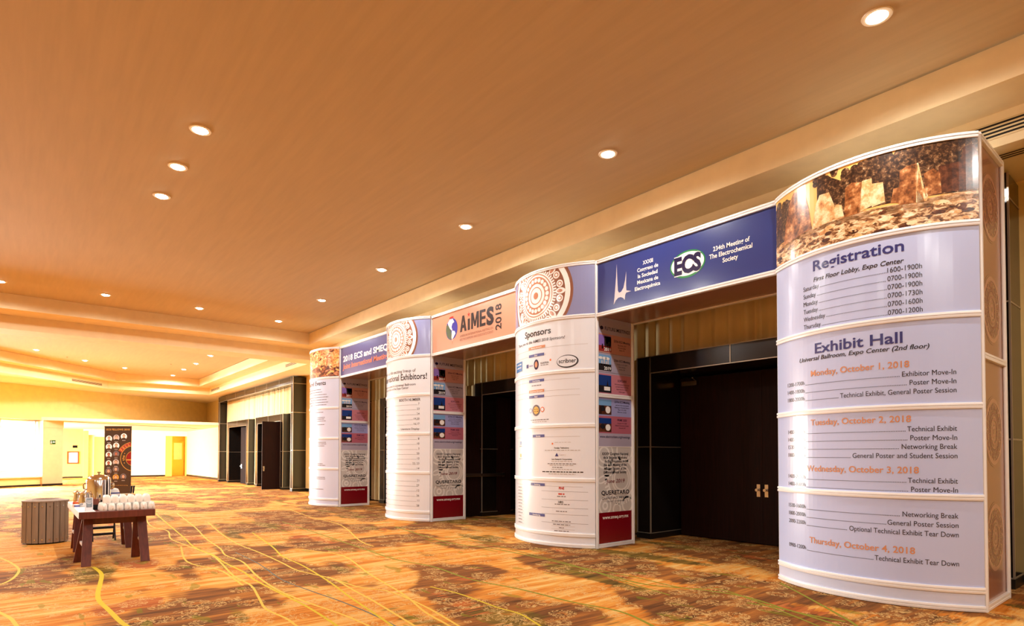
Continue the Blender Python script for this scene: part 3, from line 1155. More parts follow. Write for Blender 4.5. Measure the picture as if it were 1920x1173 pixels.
# masonry
for pts, k in (([(0.09, 3.44), (0.115, 3.66), (0.15, 3.85), (0.18, 3.92), (0.25, 3.90), (0.28, 3.70), (0.30, 3.48)], 'stone'),
               ([(0.30, 3.46), (0.325, 3.70), (0.345, 3.77), (0.395, 3.76), (0.42, 3.62), (0.425, 3.50)], 'stonelit'),
               ([(0.405, 3.49), (0.41, 3.58), (0.43, 3.62), (0.455, 3.60), (0.465, 3.49)], 'stonelit'),
               ([(0.465, 3.475), (0.472, 3.74), (0.50, 3.775), (0.545, 3.75), (0.535, 3.48)], 'stone'),
               ([(0.53, 3.48), (0.545, 3.76), (0.585, 3.76), (0.59, 3.52)], 'stonelit'),
               ([(0.585, 3.50), (0.585, 3.71), (0.63, 3.70), (0.638, 3.52)], 'stonelit'),
               ([(0.66, 3.50), (0.67, 3.62), (0.70, 3.62), (0.70, 3.48)], 'stone'),
               ([(0.69, 3.465), (0.695, 3.76), (0.72, 3.79), (0.76, 3.80), (0.775, 3.62), (0.785, 3.46)], 'stone'),
               ([(0.755, 3.46), (0.757, 3.80), (0.765, 3.80), (0.785, 3.58), (0.80, 3.50), (0.795, 3.46)], 'stonelit'),
               ([(0.79, 3.50), (0.785, 3.70), (0.82, 3.73), (0.845, 3.68), (0.85, 3.51)], 'stone'),
               ([(0.835, 3.51), (0.84, 3.74), (0.92, 3.76), (0.935, 3.88), (0.975, 3.90), (0.99, 3.80), (0.99, 3.52)], 'stonedark')):
    a.poly([(U(x), z) for x, z in pts], k, 3)
for i in range(46):
    x, z = 0.03 + 0.95 * rnd.random(), zb + 0.20 * rnd.random()
    a.disc(U(x), z, 0.03 + 0.035 * rnd.random(), rnd.choice(['stonelit', 'paving', 'stonedark', 'rubble']), 3, 9, 0.012 + 0.016 * rnd.random(), rnd.uniform(-0.1, 0.1))
# registration
a = p[3]
a.text('Registration', U(0.303), U(0.708), 3.062, 0.098, 'navy', bold=0.018)
a.text('First Floor Lobby, Expo Center', U(0.305), U(0.707), 2.958, 0.042, 'black', bold=0.014, italic=0.22)
for i, (dday, h) in enumerate((('Saturday', '1600-1900h'), ('Sunday', '0700-1900h'), ('Monday', '0700-1900h'), ('Tuesday', '0700-1730h'), ('Wednesday', '0700-1600h'), ('Thursday', '0700-1200h'))):
    z = 2.890 - i * 0.0742
    wd = {'Saturday': 0.092, 'Sunday': 0.075, 'Monday': 0.085, 'Tuesday': 0.085, 'Wednesday': 0.124, 'Thursday': 0.1}[dday]
    a.text(dday, U(0.243), U(0.243 + wd), z, 0.044, 'black')
    a.dots(U(0.25 + wd), U(0.638), z, 'black')
    a.text(h, U(0.643), U(0.774), z, 0.044, 'black')
a = p[2]
a.text('Exhibit Hall', U(0.309), U(0.698), 2.267, 0.096, 'navy', bold=0.018)
a.text('Universal Ballroom, Expo Center (2nd floor)', U(0.212), U(0.797), 2.203, 0.040, 'black', bold=0.014, italic=0.22)
a.text('Monday, October 1, 2018', U(0.284), U(0.722), 2.052, 0.056, 'orange', bold=0.014)


def sched(a, rows):
    for t, e, x0, z in rows:
        a.text(t, U(0.118), U(0.243), z + 0.008, 0.038, 'black')
        a.dots(U(0.25), U(x0 - 0.008), z, 'black')
        a.text(e, U(x0), U(0.894), z, 0.044, 'black')


sched(a, [('1200-1700h', 'Exhibitor Move-In', 0.694, 1.972), ('1400-1800h', 'Poster Move-In', 0.722, 1.896), ('1800-2000h', 'Technical Exhibit, General Poster Session', 0.437, 1.820)])
a = p[1]
a.text('Tuesday, October 2, 2018', U(0.281), U(0.726), 1.580, 0.056, 'orange', bold=0.014)
sched(a, [('1400-2000h', 'Technical Exhibit', 0.711, 1.498), ('1400- 1800h', 'Poster Move-In', 0.722, 1.422), ('1530-1600h', 'Networking Break', 0.689, 1.347), ('1800-2000h', 'General Poster and Student Session', 0.491, 1.269)])
a.text('Wednesday, October 3, 2018', U(0.254), U(0.752), 1.140, 0.056, 'orange', bold=0.014)
sched(a, [('1400-2000h', 'Technical Exhibit', 0.711, 1.058), ('1400-1800h', 'Poster Move-In', 0.722, 0.982)])
a = p[0]
sched(a, [('1530-1600h', 'Networking Break', 0.689, 0.768), ('1800-2000h', 'General Poster Session', 0.631, 0.690), ('2000-2200h', 'Optional Technical Exhibit Tear Down', 0.473, 0.612), ('0900-1200h', 'Technical Exhibit Tear Down', 0.579, 0.372)])
a.text('Thursday, October 4, 2018', U(0.266), U(0.734), 0.453, 0.056, 'orange', bold=0.014)


def brown_side():
    out = []
    for z0, z1, cs in ((0.05, 2.105, (0.58, 1.50)), (2.155, 3.955, (2.57, 3.47))):
        a = Art((0.05, z0, KD - 0.05, z1), 'tan')
        for cz in cs:
            medallion(a, KD / 2, cz, 0.29, 'tan2', 'tan', 1)
        out.append((z0, z1, a))
    return out


def meetings_side():
    """future meetings poster: u is front to back over 0.83 m"""
    x0, x1 = 0.05, KD - 0.05
    a = Art((x0, 2.155, x1, 3.24), 'mauve')
    xm = 0.57

    def photo(a, z0, z1, kind):
        pa, pb = x0 + 0.02, x0 + 0.285
        sky = {1: 'dusk', 2: 'sky', 3: 'night', 4: 'sky', 5: 'night'}[kind]
        a.rectfill(pa, z0, pb, z1, sky, 2)
        h = z1 - z0
        w = pb - pa
        if kind == 1:
            a.rectfill(pa, z0, pb, z0 + h * 0.35, 'photor', 3)
            a.rectfill(pa + w * 0.45, z0, pb, z0 + h * 0.95, 'photor', 2)
            for q, hh in ((0.48, 0.85), (0.62, 0.5), (0.78, 0.62), (0.25, 0.45)):
                a.rectfill(pa + w * q, z0 + h * 0.15, pa + w * (q + 0.09), z0 + h * hh, 'photod', 3)
        elif kind == 2:
            for q in (0.15, 0.45, 0.7):
                a.disc(pa + w * q, z0 + h * 0.78, 0.045, 'white', 3, 14, 0.02)
            a.rectfill(pa, z0, pb, z0 + h * 0.42, 'photod', 3)
            for q, hh in ((0.2, 0.62), (0.38, 0.7), (0.55, 0.6), (0.7, 0.68)):
                a.rectfill(pa + w * q, z0 + h * 0.3, pa + w * (q + 0.1), z0 + h * hh, 'silver', 3)
        elif kind == 3:
            a.rectfill(pa, z0, pb, z0 + h * 0.4, 'photod', 3)
            a.poly([(pa + w * 0.62, z0 + h * 0.35), (pa + w * 0.7, z0 + h * 0.75), (pa + w * 0.78, z0 + h * 0.35)], 'photod', 3)
            a.rectfill(pa + w * 0.42, z0 + h * 0.12, pa + w * 0.9, z0 + h * 0.34, 'white', 4)
        else:
            a.rectfill(pa, z0, pb, z0 + h * 0.6, 'stonedark', 3)
            a.disc(pa + w * 0.72, z0 + h * 0.32, w * 0.2, 'white', 4, 14, h * 0.24)
            a.disc(pa + w * 0.3, z0 + h * 0.4, w * 0.18, 'photod', 4, 12, h * 0.2)
        if kind < 3:
            a.text('2019', pa + w * 0.42, pb - 0.012, z0 + 0.012, 0.045, 'white', 5, bold=0.02)

    a.disc(x0 + 0.085, 3.085, 0.035, 'deepnavy', 2, 20, 0.026)
    a.text('FUTURE MEETINGS', x0 + 0.15, x1 - 0.03, 3.062, 0.048, 'deepnavy', bold=0.01)
    for z0, z1, base, kind, head, lines in ((2.735, 3.005, 'peach', 1, '235th ECS Meeting', ('May 26-30, 2019', 'Sheraton Dallas', 'Dallas, TX')),
                                            (2.465, 2.728, 'mauve', 2, '236th ECS Meeting', ('October 13-17, 2019', 'Hilton Atlanta', 'Atlanta, GA')),
                                            (2.155, 2.44, 'rose', 3, 'SOFC-XVI', ('16th International Symposium', 'on Solid Oxide Fuel Cells', 'September 8-13, 2019', 'Kyoto, Japan'))):
        a.rectfill(x0, z0, x1, z1, base, 1)
        photo(a, z0 + 0.02, z1 - 0.02, kind)
        a.rectfill(x0, z0 - 0.004, x1, z0, 'grey', 2)
        a.ctext(head, xm, z1 - 0.095, 0.032, 'deepnavy', bold=0.012)
        for i, s in enumerate(lines):
            a.ctext(s, xm, z1 - 0.14 - i * 0.035, 0.019, 'black')
    b = Art((x0, 0.06, x1, 2.105), 'mauve')
    for z0, z1, base, kind, head, lines in ((1.845, 2.105, 'peri', 4, '237th ECS Meeting', ('with the 18th International', 'Meeting on Chemical Sensors', 'May 10-15, 2020', 'Montreal, Canada')),
                                            (1.60, 1.845, 'rose2', 5, 'PRiME 2020', ('October 4-9, 2020', 'Hawaii Convention Center', 'Honolulu, HI'))):
        b.rectfill(x0, z0, x1, z1, base, 1)
        photo(b, z0 + 0.02, z1 - 0.03, kind)
        b.ctext(head, xm, z1 - 0.065, 0.030, 'deepnavy', bold=0.014)
        for i, s in enumerate(lines):
            b.ctext(s, xm, z1 - 0.105 - i * 0.033, 0.019, 'black')
    b.rectfill(x0, 1.415, x1, 1.60, 'mauve', 4)
    b.text('www.electrochem.org/meetings', x0 + 0.04, x1 - 0.04, 1.535, 0.036, 'deepnavy', 5, bold=0.01)
    b.rectfill(x0, 1.405, x1, 1.415, 'white', 4)
    b.rectfill(x0, 0.06, x1, 1.405, 'mgrey', 1)
    for cx, cz, rr in ((0.55, 0.95, 0.30), (0.55, 0.95, 0.17), (0.55, 0.95, 0.21), (0.18, 1.30, 0.2), (0.18, 1.30, 0.12), (0.62, 1.36, 0.18), (0.2, 0.58, 0.13), (0.2, 0.58, 0.06), (0.45, 0.52, 0.09), (0.68, 0.58, 0.12)):
        b.ring(cx, cz, rr - 0.028, rr, 'mwhite', 2, 36)
    for i in range(40):
        t = 2 * PI * i / 40
        b.poly([(0.55 + q * math.cos(t + e), 0.95 + q * math.sin(t + e)) for q, e in ((0.30, -0.05), (0.37, -0.03), (0.37, 0.03), (0.30, 0.05))], 'mwhite', 2)
    for px, pz in ((0.14, 0.95), (0.3, 1.05)):
        b.disc(px, pz, 0.11, 'mwhite', 2, 20, 0.055, 0.3)
        b.disc(px, pz, 0.075, 'mgrey', 3, 18, 0.03, 0.3)
    for i, s in enumerate(('XXXIV Congreso Nacional', 'de la Sociedad Mexicana', 'de Electroquimica and', 'the 12th Meeting of the', 'Mexican Section of the', 'Electrochemical Society')):
        b.ctext(s, KD / 2, 1.295 - i * 0.0525, 0.036, 'black', 4, bold=0.016, stretch=1.0)
    b.text('June 2019', 0.22, 0.62, 0.90, 0.052, 'ox', 4, bold=0.008, italic=0.2)
    b.text('QUERETARO', 0.12, 0.72, 0.735, 0.058, 'black', 4, bold=0.02)
    b.text('QUERETARO, MEXICO', 0.13, 0.71, 0.672, 0.030, 'black', 4)
    b.text('CIUDAD Y PATRIMONIO', 0.24, 0.60, 0.630, 0.018, 'grey', 4)
    b.rectfill(x0, 0.06, x1, 0.487, 'ox', 3)
    b.text('www.smeq.org.mx', 0.14, 0.70, 0.395, 0.048, 'white', 5, bold=0.018)
    return [(2.155, 3.24, a), (0.06, 2.105, b)]


side_brown = brown_side()
k4 = make_kiosk(4, 'nearest curved white column with ruins photograph and Registration schedule', p, side_brown, 'lav1', ('lavender panel with Thursday, October 4 heading', 'lavender panel with Tuesday and Wednesday schedule', 'lavender panel headed Exhibit Hall', 'lavender panel headed Registration', 'sepia photograph of stone ruins'))

# ---- kiosk 3 : sponsors
p = [panel(i, 'cream') for i in range(5)]


def medal_panel(a, cu, cz, r):
    a.rectfill(*a.rect, 'slate', 1)
    a.disc(U(cu), cz, r * 1.07, 'brown', 2, 48)
    medallion(a, U(cu), cz, r, 'white', 'brown', 2)


medal_panel(p[4], 0.496, 3.626, 0.60)
a = p[3]
a.text('Sponsors', U(0.347), U(0.647), 3.04, 0.092, 'black', bold=0.02)
a.text('Thank you to the AiMES 2018 Sponsors!', U(0.218), U(0.766), 2.94, 0.042, 'black', bold=0.008, italic=0.15)


def tagbar(a, u0, u1, z, k, txt):
    a.rectfill(U(u0), z - 0.012, U(u1), z + 0.028, k, 2)
    a.ctext(txt, U((u0 + u1) / 2), z - 0.004, 0.022, 'white', 3, bold=0.015)


def rule(a, u0, u1, z, k='lgrey', h=0.004):
    a.rectfill(U(u0), z, U(u1), z + h, k, 1)


def micro(a, uc, z, w, k='grey', h=0.010, seed=0):
    """a line of small print, set as short words"""
    rr = random.Random(int(uc * 1000 + z * 7000) + seed)
    x = uc - w / 2
    while x < uc + w / 2:
        l = 0.012 + 0.02 * rr.random()
        a.rectfill(U(x), z, U(min(x + l, uc + w / 2)), z + h, k, 2)
        x += l + 0.006


rule(a, 0.175, 0.938, 2.84)
tagbar(a, 0.404, 0.592, 2.858, 'orange', 'Meeting Sponsors')
rule(a, 0.175, 0.60, 2.745)
tagbar(a, 0.409, 0.583, 2.745, 'slate2', 'Silver')
a.rectfill(U(0.147), 2.565, U(0.298), 2.715, 'lblue', 2)
micro(a, 0.222, 2.665, 0.11, 'white', 0.02)
micro(a, 0.222, 2.615, 0.11, 'white', 0.02, 1)
a.rectfill(U(0.372), 2.585, U(0.402), 2.64, 'navy', 2)
micro(a, 0.435, 2.60, 0.045, 'slate', 0.02)
a.disc(U(0.499), 2.616, 0.052, 'deepnavy', 2, 24, 0.075)
a.disc(U(0.499), 2.616, 0.03, 'orange', 3, 20, 0.045)
a.text('SOLARTRON', U(0.545), U(0.625), 2.612, 0.026, 'black', bold=0.01)
micro(a, 0.585, 2.59, 0.075, 'grey', 0.008)
a.disc(U(0.642), 2.655, 0.016, 'ora2', 2, 12)
a.disc(U(0.784), 2.612, 0.165, 'black', 2, 40, 0.092)
a.disc(U(0.780), 2.616, 0.150, 'cream', 3, 40, 0.078)
a.text('scribner', U(0.715), U(0.852), 2.592, 0.058, 'black', 4, bold=0.018)
a = p[2]
for tz, kk, s in ((2.370, 'slate2', 'Contributing'), (2.218, 'orange', 'Symposium Sponsors'), (2.138, 'slate2', 'Gold')):
    rule(a, 0.175, 0.88, tz - 0.004)
    tagbar(a, 0.41, 0.583, tz, kk, s)
micro(a, 0.50, 2.305, 0.11)
a.ring(U(0.497), 1.945, 0.055, 0.082, 'grey', 2, 30)
a.disc(U(0.497), 1.945, 0.058, 'yellow', 2, 24)
a.disc(U(0.565), 1.952, 0.038, 'ora2', 2, 18)
a.disc(U(0.565), 1.952, 0.026, 'cream', 3, 16)
a.ring(U(0.430), 1.945, 0.026, 0.038, 'slate', 2, 18)
micro(a, 0.5, 1.955, 0.075, 'black', 0.012)
micro(a, 0.5, 1.925, 0.075, 'black', 0.012, 1)
micro(a, 0.53, 1.80, 0.20)
micro(a, 0.53, 1.77, 0.16, 'lgrey')
a = p[1]
rule(a, 0.175, 0.88, 1.552)
tagbar(a, 0.457, 0.586, 1.562, 'slate2', 'Bronze')
a.rectfill(U(0.250), 1.445, U(0.288), 1.50, 'lblue', 2)
micro(a, 0.269, 1.42, 0.06)
a.disc(U(0.269), 1.285, 0.03, 'gold', 2, 16)
micro(a, 0.269, 1.23, 0.07)
a.disc(U(0.66), 1.455, 0.014, 'ora2', 2, 12)
micro(a, 0.745, 1.47, 0.13, 'lgrey', 0.005)
a.ctext('Faraday Technology', U(0.736), 1.385, 0.020, 'black', bold=0.02)
micro(a, 0.736, 1.355, 0.29, 'lgrey')
a.poly([(U(0.682), 1.275), (U(0.697), 1.325), (U(0.712), 1.275)], 'navy', 2)
a.text('Gamry', U(0.716), U(0.772), 1.285, 0.03, 'silver')
a.ctext('Lam Research Corporation', U(0.736), 1.225, 0.020, 'black', bold=0.02)
micro(a, 0.736, 1.20, 0.17, 'lgrey')
micro(a, 0.736, 1.165, 0.24)
micro(a, 0.736, 1.143, 0.20, 'lgrey')
micro(a, 0.704, 1.113, 0.09, 'grey')
micro(a, 0.736, 1.085, 0.17, 'lgrey')
micro(a, 0.735, 1.048, 0.34, 'black', 0.014)
micro(a, 0.736, 1.02, 0.22, 'lgrey')
a = p[0]
rule(a, 0.175, 0.9, 0.848)
tagbar(a, 0.433, 0.589, 0.858, 'slate2', 'Exhibiting')
a.text('PINE', U(0.715), U(0.758), 0.81, 0.034, 'red', bold=0.03)
for zz in (0.778, 0.66, 0.545, 0.455):
    rule(a, 0.557, 0.938, zz, 'grey', 0.003)
micro(a, 0.735, 0.735, 0.05, 'red', 0.018)
micro(a, 0.735, 0.705, 0.07)
a.ctext('HRS', U(0.73), 0.615, 0.032, 'black', bold=0.02)
micro(a, 0.74, 0.595, 0.12)
micro(a, 0.735, 0.495, 0.09)
tagbar(a, 0.412, 0.589, 0.42, 'slate2', 'Contributing')
for zz, w in ((0.355, 0.16), (0.31, 0.14), (0.266, 0.04), (0.22, 0.12)):
    micro(a, 0.735, zz, w)
    rule(a, 0.65, 0.84, zz - 0.018, 'lgrey', 0.003)
rule(a, 0.557, 0.938, 0.335, 'grey', 0.003)
for i in range(12):
    zz = 0.80 - i * 0.048
    rule(a, 0.18, 0.33, zz - 0.012, 'lgrey', 0.003)
    micro(a, 0.255, zz, 0.06 + 0.05 * rnd.random(), 'grey')
side_meet = meetings_side()
k3 = make_kiosk(3, 'second nearest curved white column, headed Sponsors under a round copper ornament', p, side_meet, 'cream', ('white panel with exhibiting sponsor names', 'white panel with bronze sponsor names', 'white panel with round yellow logo', 'white panel headed Sponsors', 'copper and white round ornament on slate blue'))

# ---- kiosk 2 : exhibitors
p = [panel(i, 'cream') for i in range(5)]
medal_panel(p[4], 0.532, 3.613, 0.57)
a = p[3]
a.text('Please visit this exciting lineup of', U(0.19), U(0.825), 2.925, 0.062, 'black')
a.text('Our International Exhibitors!', U(0.047), U(0.953), 2.777, 0.118, 'black', bold=0.014)
a.text('Exhibits are located in Universal Ballroom', U(0.16), U(0.826), 2.658, 0.046, 'black', bold=0.004)
a.text('on the 2nd floor of the Expo Center', U(0.22), U(0.738), 2.598, 0.046, 'black', bold=0.004)
a = p[2]
a.text('BOOTH NUMBER', U(0.601), U(0.883), 2.352, 0.052, 'black', bold=0.012)
nums = ['7', '23', '24', '19,20', '16,17', 'Literature Display']


def booth(a, s, z):
    tr, x0, x1 = text_tris(s)
    w = min(0.25, (x1 - x0) * 0.045 / CAPH / KL)
    a.text(s, U(0.872 - w), U(0.872), z, 0.042, 'black')
    a.dots(U(0.30), U(0.862 - w), z, 'black')
    micro(a, 0.2, z, 0.16, 'black', 0.02)


for i, s in enumerate(nums):
    booth(a, s, 2.272 - i * 0.0975)
for i, s in enumerate(['8', '10', '3', '20', '13', '22, 23', '14']):
    booth(p[1], s, 1.59 - i * 0.0965)
for i, s in enumerate(['21', '27', '12', '26', '11', '28']):
    booth(p[0], s, 0.775 - i * 0.0975)
k2 = make_kiosk(2, 'third nearest curved white column listing International Exhibitors and booth numbers', p, side_meet, 'cream', ('white panel with last booth numbers', 'white panel with middle booth numbers', 'white panel headed Booth Number', 'white panel headed Exhibitors', 'copper and white round ornament on slate blue'))

# ---- kiosk 1 : events
p = [panel(i, 'lav1') for i in range(5)]
a = p[4]
a.rectfill(*a.rect, 'leafy', 1)
a.poly([(U(0), a.rect[1]), (U(1), a.rect[1]), (U(1), 3.50), (U(0.7), 3.56), (U(0.4), 3.46), (U(0), 3.5)], 'leafdark', 2)
for i in range(70):
    x, z = rnd.random(), 3.28 + 0.66 * rnd.random()
    a.disc(U(x), z, 0.05 + 0.03 * rnd.random(), rnd.choice(['leafy', 'orange', 'leafdark', 'sepsky']), 3, 10, 0.018 + 0.012 * rnd.random(), rnd.uniform(-0.9, 0.6))
a = p[3]
a.text('Featured Events', U(0.212), U(0.788), 3.06, 0.105, 'black', bold=0.012)
for i, (u0, u1) in enumerate(((0.3, 0.70), (0.25, 0.72), (0.5, 0.80), (0.2, 0.83), (0.4, 0.80), (0.3, 0.83), (0.4, 0.80))):
    micro(a, (u0 + u1) / 2, 2.94 - i * 0.065, u1 - u0, 'grey', 0.016)
for pp, zs in ((p[2], (2.36, 2.23, 2.19, 2.14, 2.05)), (p[1], (1.60, 1.56, 1.51, 1.06, 1.02)), (p[0], (0.72, 0.68, 0.42))):
    for z in zs:
        micro(pp, 0.62 + 0.06 * rnd.random(), z, 0.22 + 0.1 * rnd.random(), 'grey', 0.016)
k1 = make_kiosk(1, 'farthest curved white column with orange leaf picture and Featured Events list', p, side_meet)

# ------------------------------------------------------------------ overhead signs


def header(i, label, art):
    """spans from column i to column i+1"""
    xa, xb = -(4 - i) * KP + 0.004, -(3 - i) * KP - KW - 0.004
    root = empty('overhead_sign', ((xa + xb) / 2, 0, ZR[4]), label, 'sign', 'signs bridging the display columns')
    ox, oz = (xa + xb) / 2, ZR[4]

    def part(mb, name, smooth=False):
        o = mb.build(name, root, smooth=smooth)
        o.location = (-ox, 0, -oz)
        return o
    mb = MB()
    art.bake(mb, lambda u, z, o: (u, 0.024 - o, z))
    mb.box((xa, 0.026, ZR[4] + 0.02), (xb, 0.032, KH - 0.04), M_FRAME)
    part(mb, 'sign_panel')
    for z in (ZR[4], KH - 0.025):
        mb = MB()
        mb.box((xa, 0.008, z - 0.025), (xb, 0.05, z + 0.025), M_FRAME)
        mb.box((xa, 0.0, z - 0.025), (xb, 0.008, z - 0.005), M_FRAME)
        mb.box((xa, 0.0, z + 0.005), (xb, 0.008, z + 0.025), M_FRAME)
        part(mb, 'front_rail')
    mb = MB()
    mb.box((xa, 0.05, ZR[4] - 0.012), (xb, KD - 0.03, ZR[4] - 0.004), INK['tan'])
    part(mb, 'soffit_panel')
    mb = MB()
    mb.box((xa, KD - 0.04, ZR[4] + 0.0), (xb, KD - 0.03, KH - 0.02), INK['tan'])
    part(mb, 'back_panel')
    mb = MB()
    mb.box((xa, KD - 0.055, ZR[4] - 0.025), (xb, KD - 0.0, ZR[4] + 0.02), M_FRAME)
    part(mb, 'back_rail')
    return root


def hart(i, base):
    return Art((-(4 - i) * KP + 0.005, ZR[4] + 0.024, -(3 - i) * KP - KW - 0.005, KH - 0.048), base)


INK['blue1'] = ink('dusk_banner', (72, 74, 132))
a = hart(1, 'blue1')
a.text('2018 ECS and SMEQ', -12.74, -10.42, 3.60, 0.135, 'white', 2, bold=0.03)
a.text('Joint International Meeting', -12.76, -10.40, 3.415, 0.118, 'ora2', 2, bold=0.02, italic=0.15)
header(1, 'slate blue overhead sign reading 2018 ECS and SMEQ, between the two farthest columns', a)

INK['salmon'] = ink('salmon', (206, 150, 124))
a = hart(2, 'salmon')
gx, gz = -7.92, 3.635
a.disc(gx, gz, 0.19, 'globe', 2, 36, 0.20)
a.poly([(gx - 0.19, gz), (gx - 0.17, gz + 0.09), (gx - 0.13, gz + 0.10), (gx - 0.02, gz - 0.02), (gx + 0.02, gz - 0.19), (gx - 0.08, gz - 0.18), (gx - 0.16, gz - 0.1)], 'dgreen', 3)
a.poly([(gx - 0.13, gz + 0.13), (gx - 0.06, gz + 0.19), (gx + 0.04, gz + 0.185), (gx + 0.09, gz + 0.12), (gx + 0.03, gz + 0.10), (gx - 0.0, gz + 0.04), (gx + 0.03, gz - 0.02), (gx + 0.01, gz - 0.03), (gx - 0.05, gz + 0.01), (gx - 0.09, gz + 0.06)], 'white', 4)
a.poly([(gx + 0.01, gz - 0.03), (gx + 0.10, gz - 0.05), (gx + 0.13, gz - 0.10), (gx + 0.05, gz - 0.18), (gx + 0.01, gz - 0.27), (gx + 0.0, gz - 0.15)], 'white', 4)
a.poly([(gx + 0.0, gz - 0.18), (gx + 0.025, gz - 0.18), (gx + 0.018, gz - 0.29)], 'brown', 5)
a.ring(gx, gz, 0.205, 0.235, 'red', 2, 12, R_(75), R_(110))
a.poly([(-7.65, 3.53), (-7.575, 3.82), (-7.515, 3.82), (-7.44, 3.53), (-7.505, 3.53), (-7.52, 3.595), (-7.57, 3.595), (-7.585, 3.53)], 'black', 2)
a.poly([(-7.558, 3.65), (-7.532, 3.65), (-7.545, 3.725)], 'salmon', 3)
a.rectfill(-7.405, 3.53, -7.338, 3.735, 'black', 2)
for k in range(5):
    t = PI / 2 + 2 * PI * k / 5
    a.poly([(-7.372 + 0.055 * math.cos(t), 3.81 + 0.055 * math.sin(t)), (-7.372 + 0.016 * math.cos(t + 0.63), 3.81 + 0.016 * math.sin(t + 0.63)), (-7.372 + 0.016 * math.cos(t - 0.63), 3.81 + 0.016 * math.sin(t - 0.63))], 'red', 3)
a.disc(-7.372, 3.81, 0.017, 'red', 3, 10)
a.poly([(-7.30, 3.53), (-7.30, 3.82), (-7.235, 3.82), (-7.185, 3.66), (-7.135, 3.82), (-7.07, 3.82), (-7.07, 3.53), (-7.125, 3.53), (-7.125, 3.70), (-7.165, 3.57), (-7.205, 3.57), (-7.245, 3.70), (-7.245, 3.53)], 'black', 2)
a.rectfill(-7.045, 3.53, -6.985, 3.82, 'black', 2)
for zz in (3.53, 3.65, 3.77):
    a.rectfill(-7.0, zz, -6.875, zz + 0.05, 'black', 3)
a.text('S', -6.85, -6.64, 3.535, 0.28, 'black', 2, bold=0.05)
a.rtext('2018', -6.44, 3.395, 0.155, PI / 2, 'black', 2, bold=0.02, stretch=1.0)
a.text('AMERICAS INTERNATIONAL MEETING ON', -7.65, -6.66, 3.435, 0.042, 'tan', 2)
a.text('ELECTROCHEMISTRY AND SOLID STATE SCIENCE', -7.65, -6.66, 3.37, 0.042, 'tan', 2)
header(2, 'salmon overhead sign reading AiMES 2018 with globe and star, between the two middle columns', a)

a = hart(3, 'blue')
# twin spires emblem
a.poly([(-3.945, 3.865), (-3.955, 3.70), (-3.985, 3.42), (-4.0, 3.325), (-3.965, 3.375), (-3.92, 3.405), (-3.875, 3.405), (-3.835, 3.385), (-3.81, 3.355), (-3.80, 3.42),
        (-3.785, 3.445), (-3.70, 3.45), (-3.78, 3.475), (-3.785, 3.55), (-3.782, 3.73), (-3.80, 3.62), (-3.83, 3.52), (-3.87, 3.475), (-3.905, 3.47), (-3.925, 3.50), (-3.932, 3.60)], 'silver', 2)
for i, (s, x0, x1) in enumerate((('XXXIII', -3.51, -3.35), ('Congreso de', -3.60, -3.27), ('la Sociedad', -3.59, -3.28), ('Mexicana de', -3.60, -3.27), ('Electroquimica', -3.64, -3.24))):
    a.text(s, x0, x1, 3.75 - i * 0.079, 0.048, 'white', 2, bold=0.02)
ex, ez = -2.845, 3.595
a.disc(ex, ez, 0.245, 'green', 2, 44, 0.165)
a.disc(ex - 0.0, ez + 0.003, 0.228, 'white', 3, 44, 0.142)
a.text('ECS', -3.03, -2.655, 3.495, 0.20, 'white', 4, bold=0.085)
a.text('ECS', -3.03, -2.655, 3.495, 0.20, 'deepnavy', 5, bold=0.05)
for s, x0, x1, z in (('234th Meeting of', -2.50, -2.05, 3.655), ('The Electrochemical', -2.55, -2.02, 3.575), ('Society', -2.38, -2.19, 3.495)):
    a.text(s, x0, x1, z, 0.052, 'white', 2, bold=0.02)
header(3, 'dark blue overhead sign with ECS logo, bridging the Sponsors and Registration columns', a)

# ------------------------------------------------------------------ ceiling fittings


def downlight(x, y, label, group, z=ZT, watts=SPOT_W):
    root = empty('recessed_downlight', (x, y, z), label, 'ceiling light', group)
    mb = MB()
    n = 28
    prof = [(0.072, -0.004), (0.078, -0.012), (0.105, -0.010), (0.11, -0.001), (0.072, -0.001)]
    vs = [(r * math.cos(2 * PI * i / n), r * math.sin(2 * PI * i / n), zz) for r, zz in prof for i in range(n)]
    fs = [(k * n + i, k * n + (i + 1) % n, ((k + 1) % 5) * n + (i + 1) % n, ((k + 1) % 5) * n + i) for k in range(5) for i in range(n)]
    mb.add(vs, fs, M_RING)
    mb.build('trim_ring', root)
    mb = MB()
    mb.lathe([(0.03, -0.03), (0.06, -0.022), (0.071, -0.003)], M_LAMP, n=24)
    mb.build('bulb', root)
    d = bpy.data.lights.new('downlight_beam', 'SPOT')
    d.energy = watts
    d.color = LAMP_COL
    d.spot_size = R_(172)
    d.spot_blend = 0.5
    d.shadow_soft_size = 0.05
    lo = bpy.data.objects.new('downlight_beam', d)
    COL.objects.link(lo)
    lo.parent = root
    lo.location = (0, 0, -0.045)
    return root


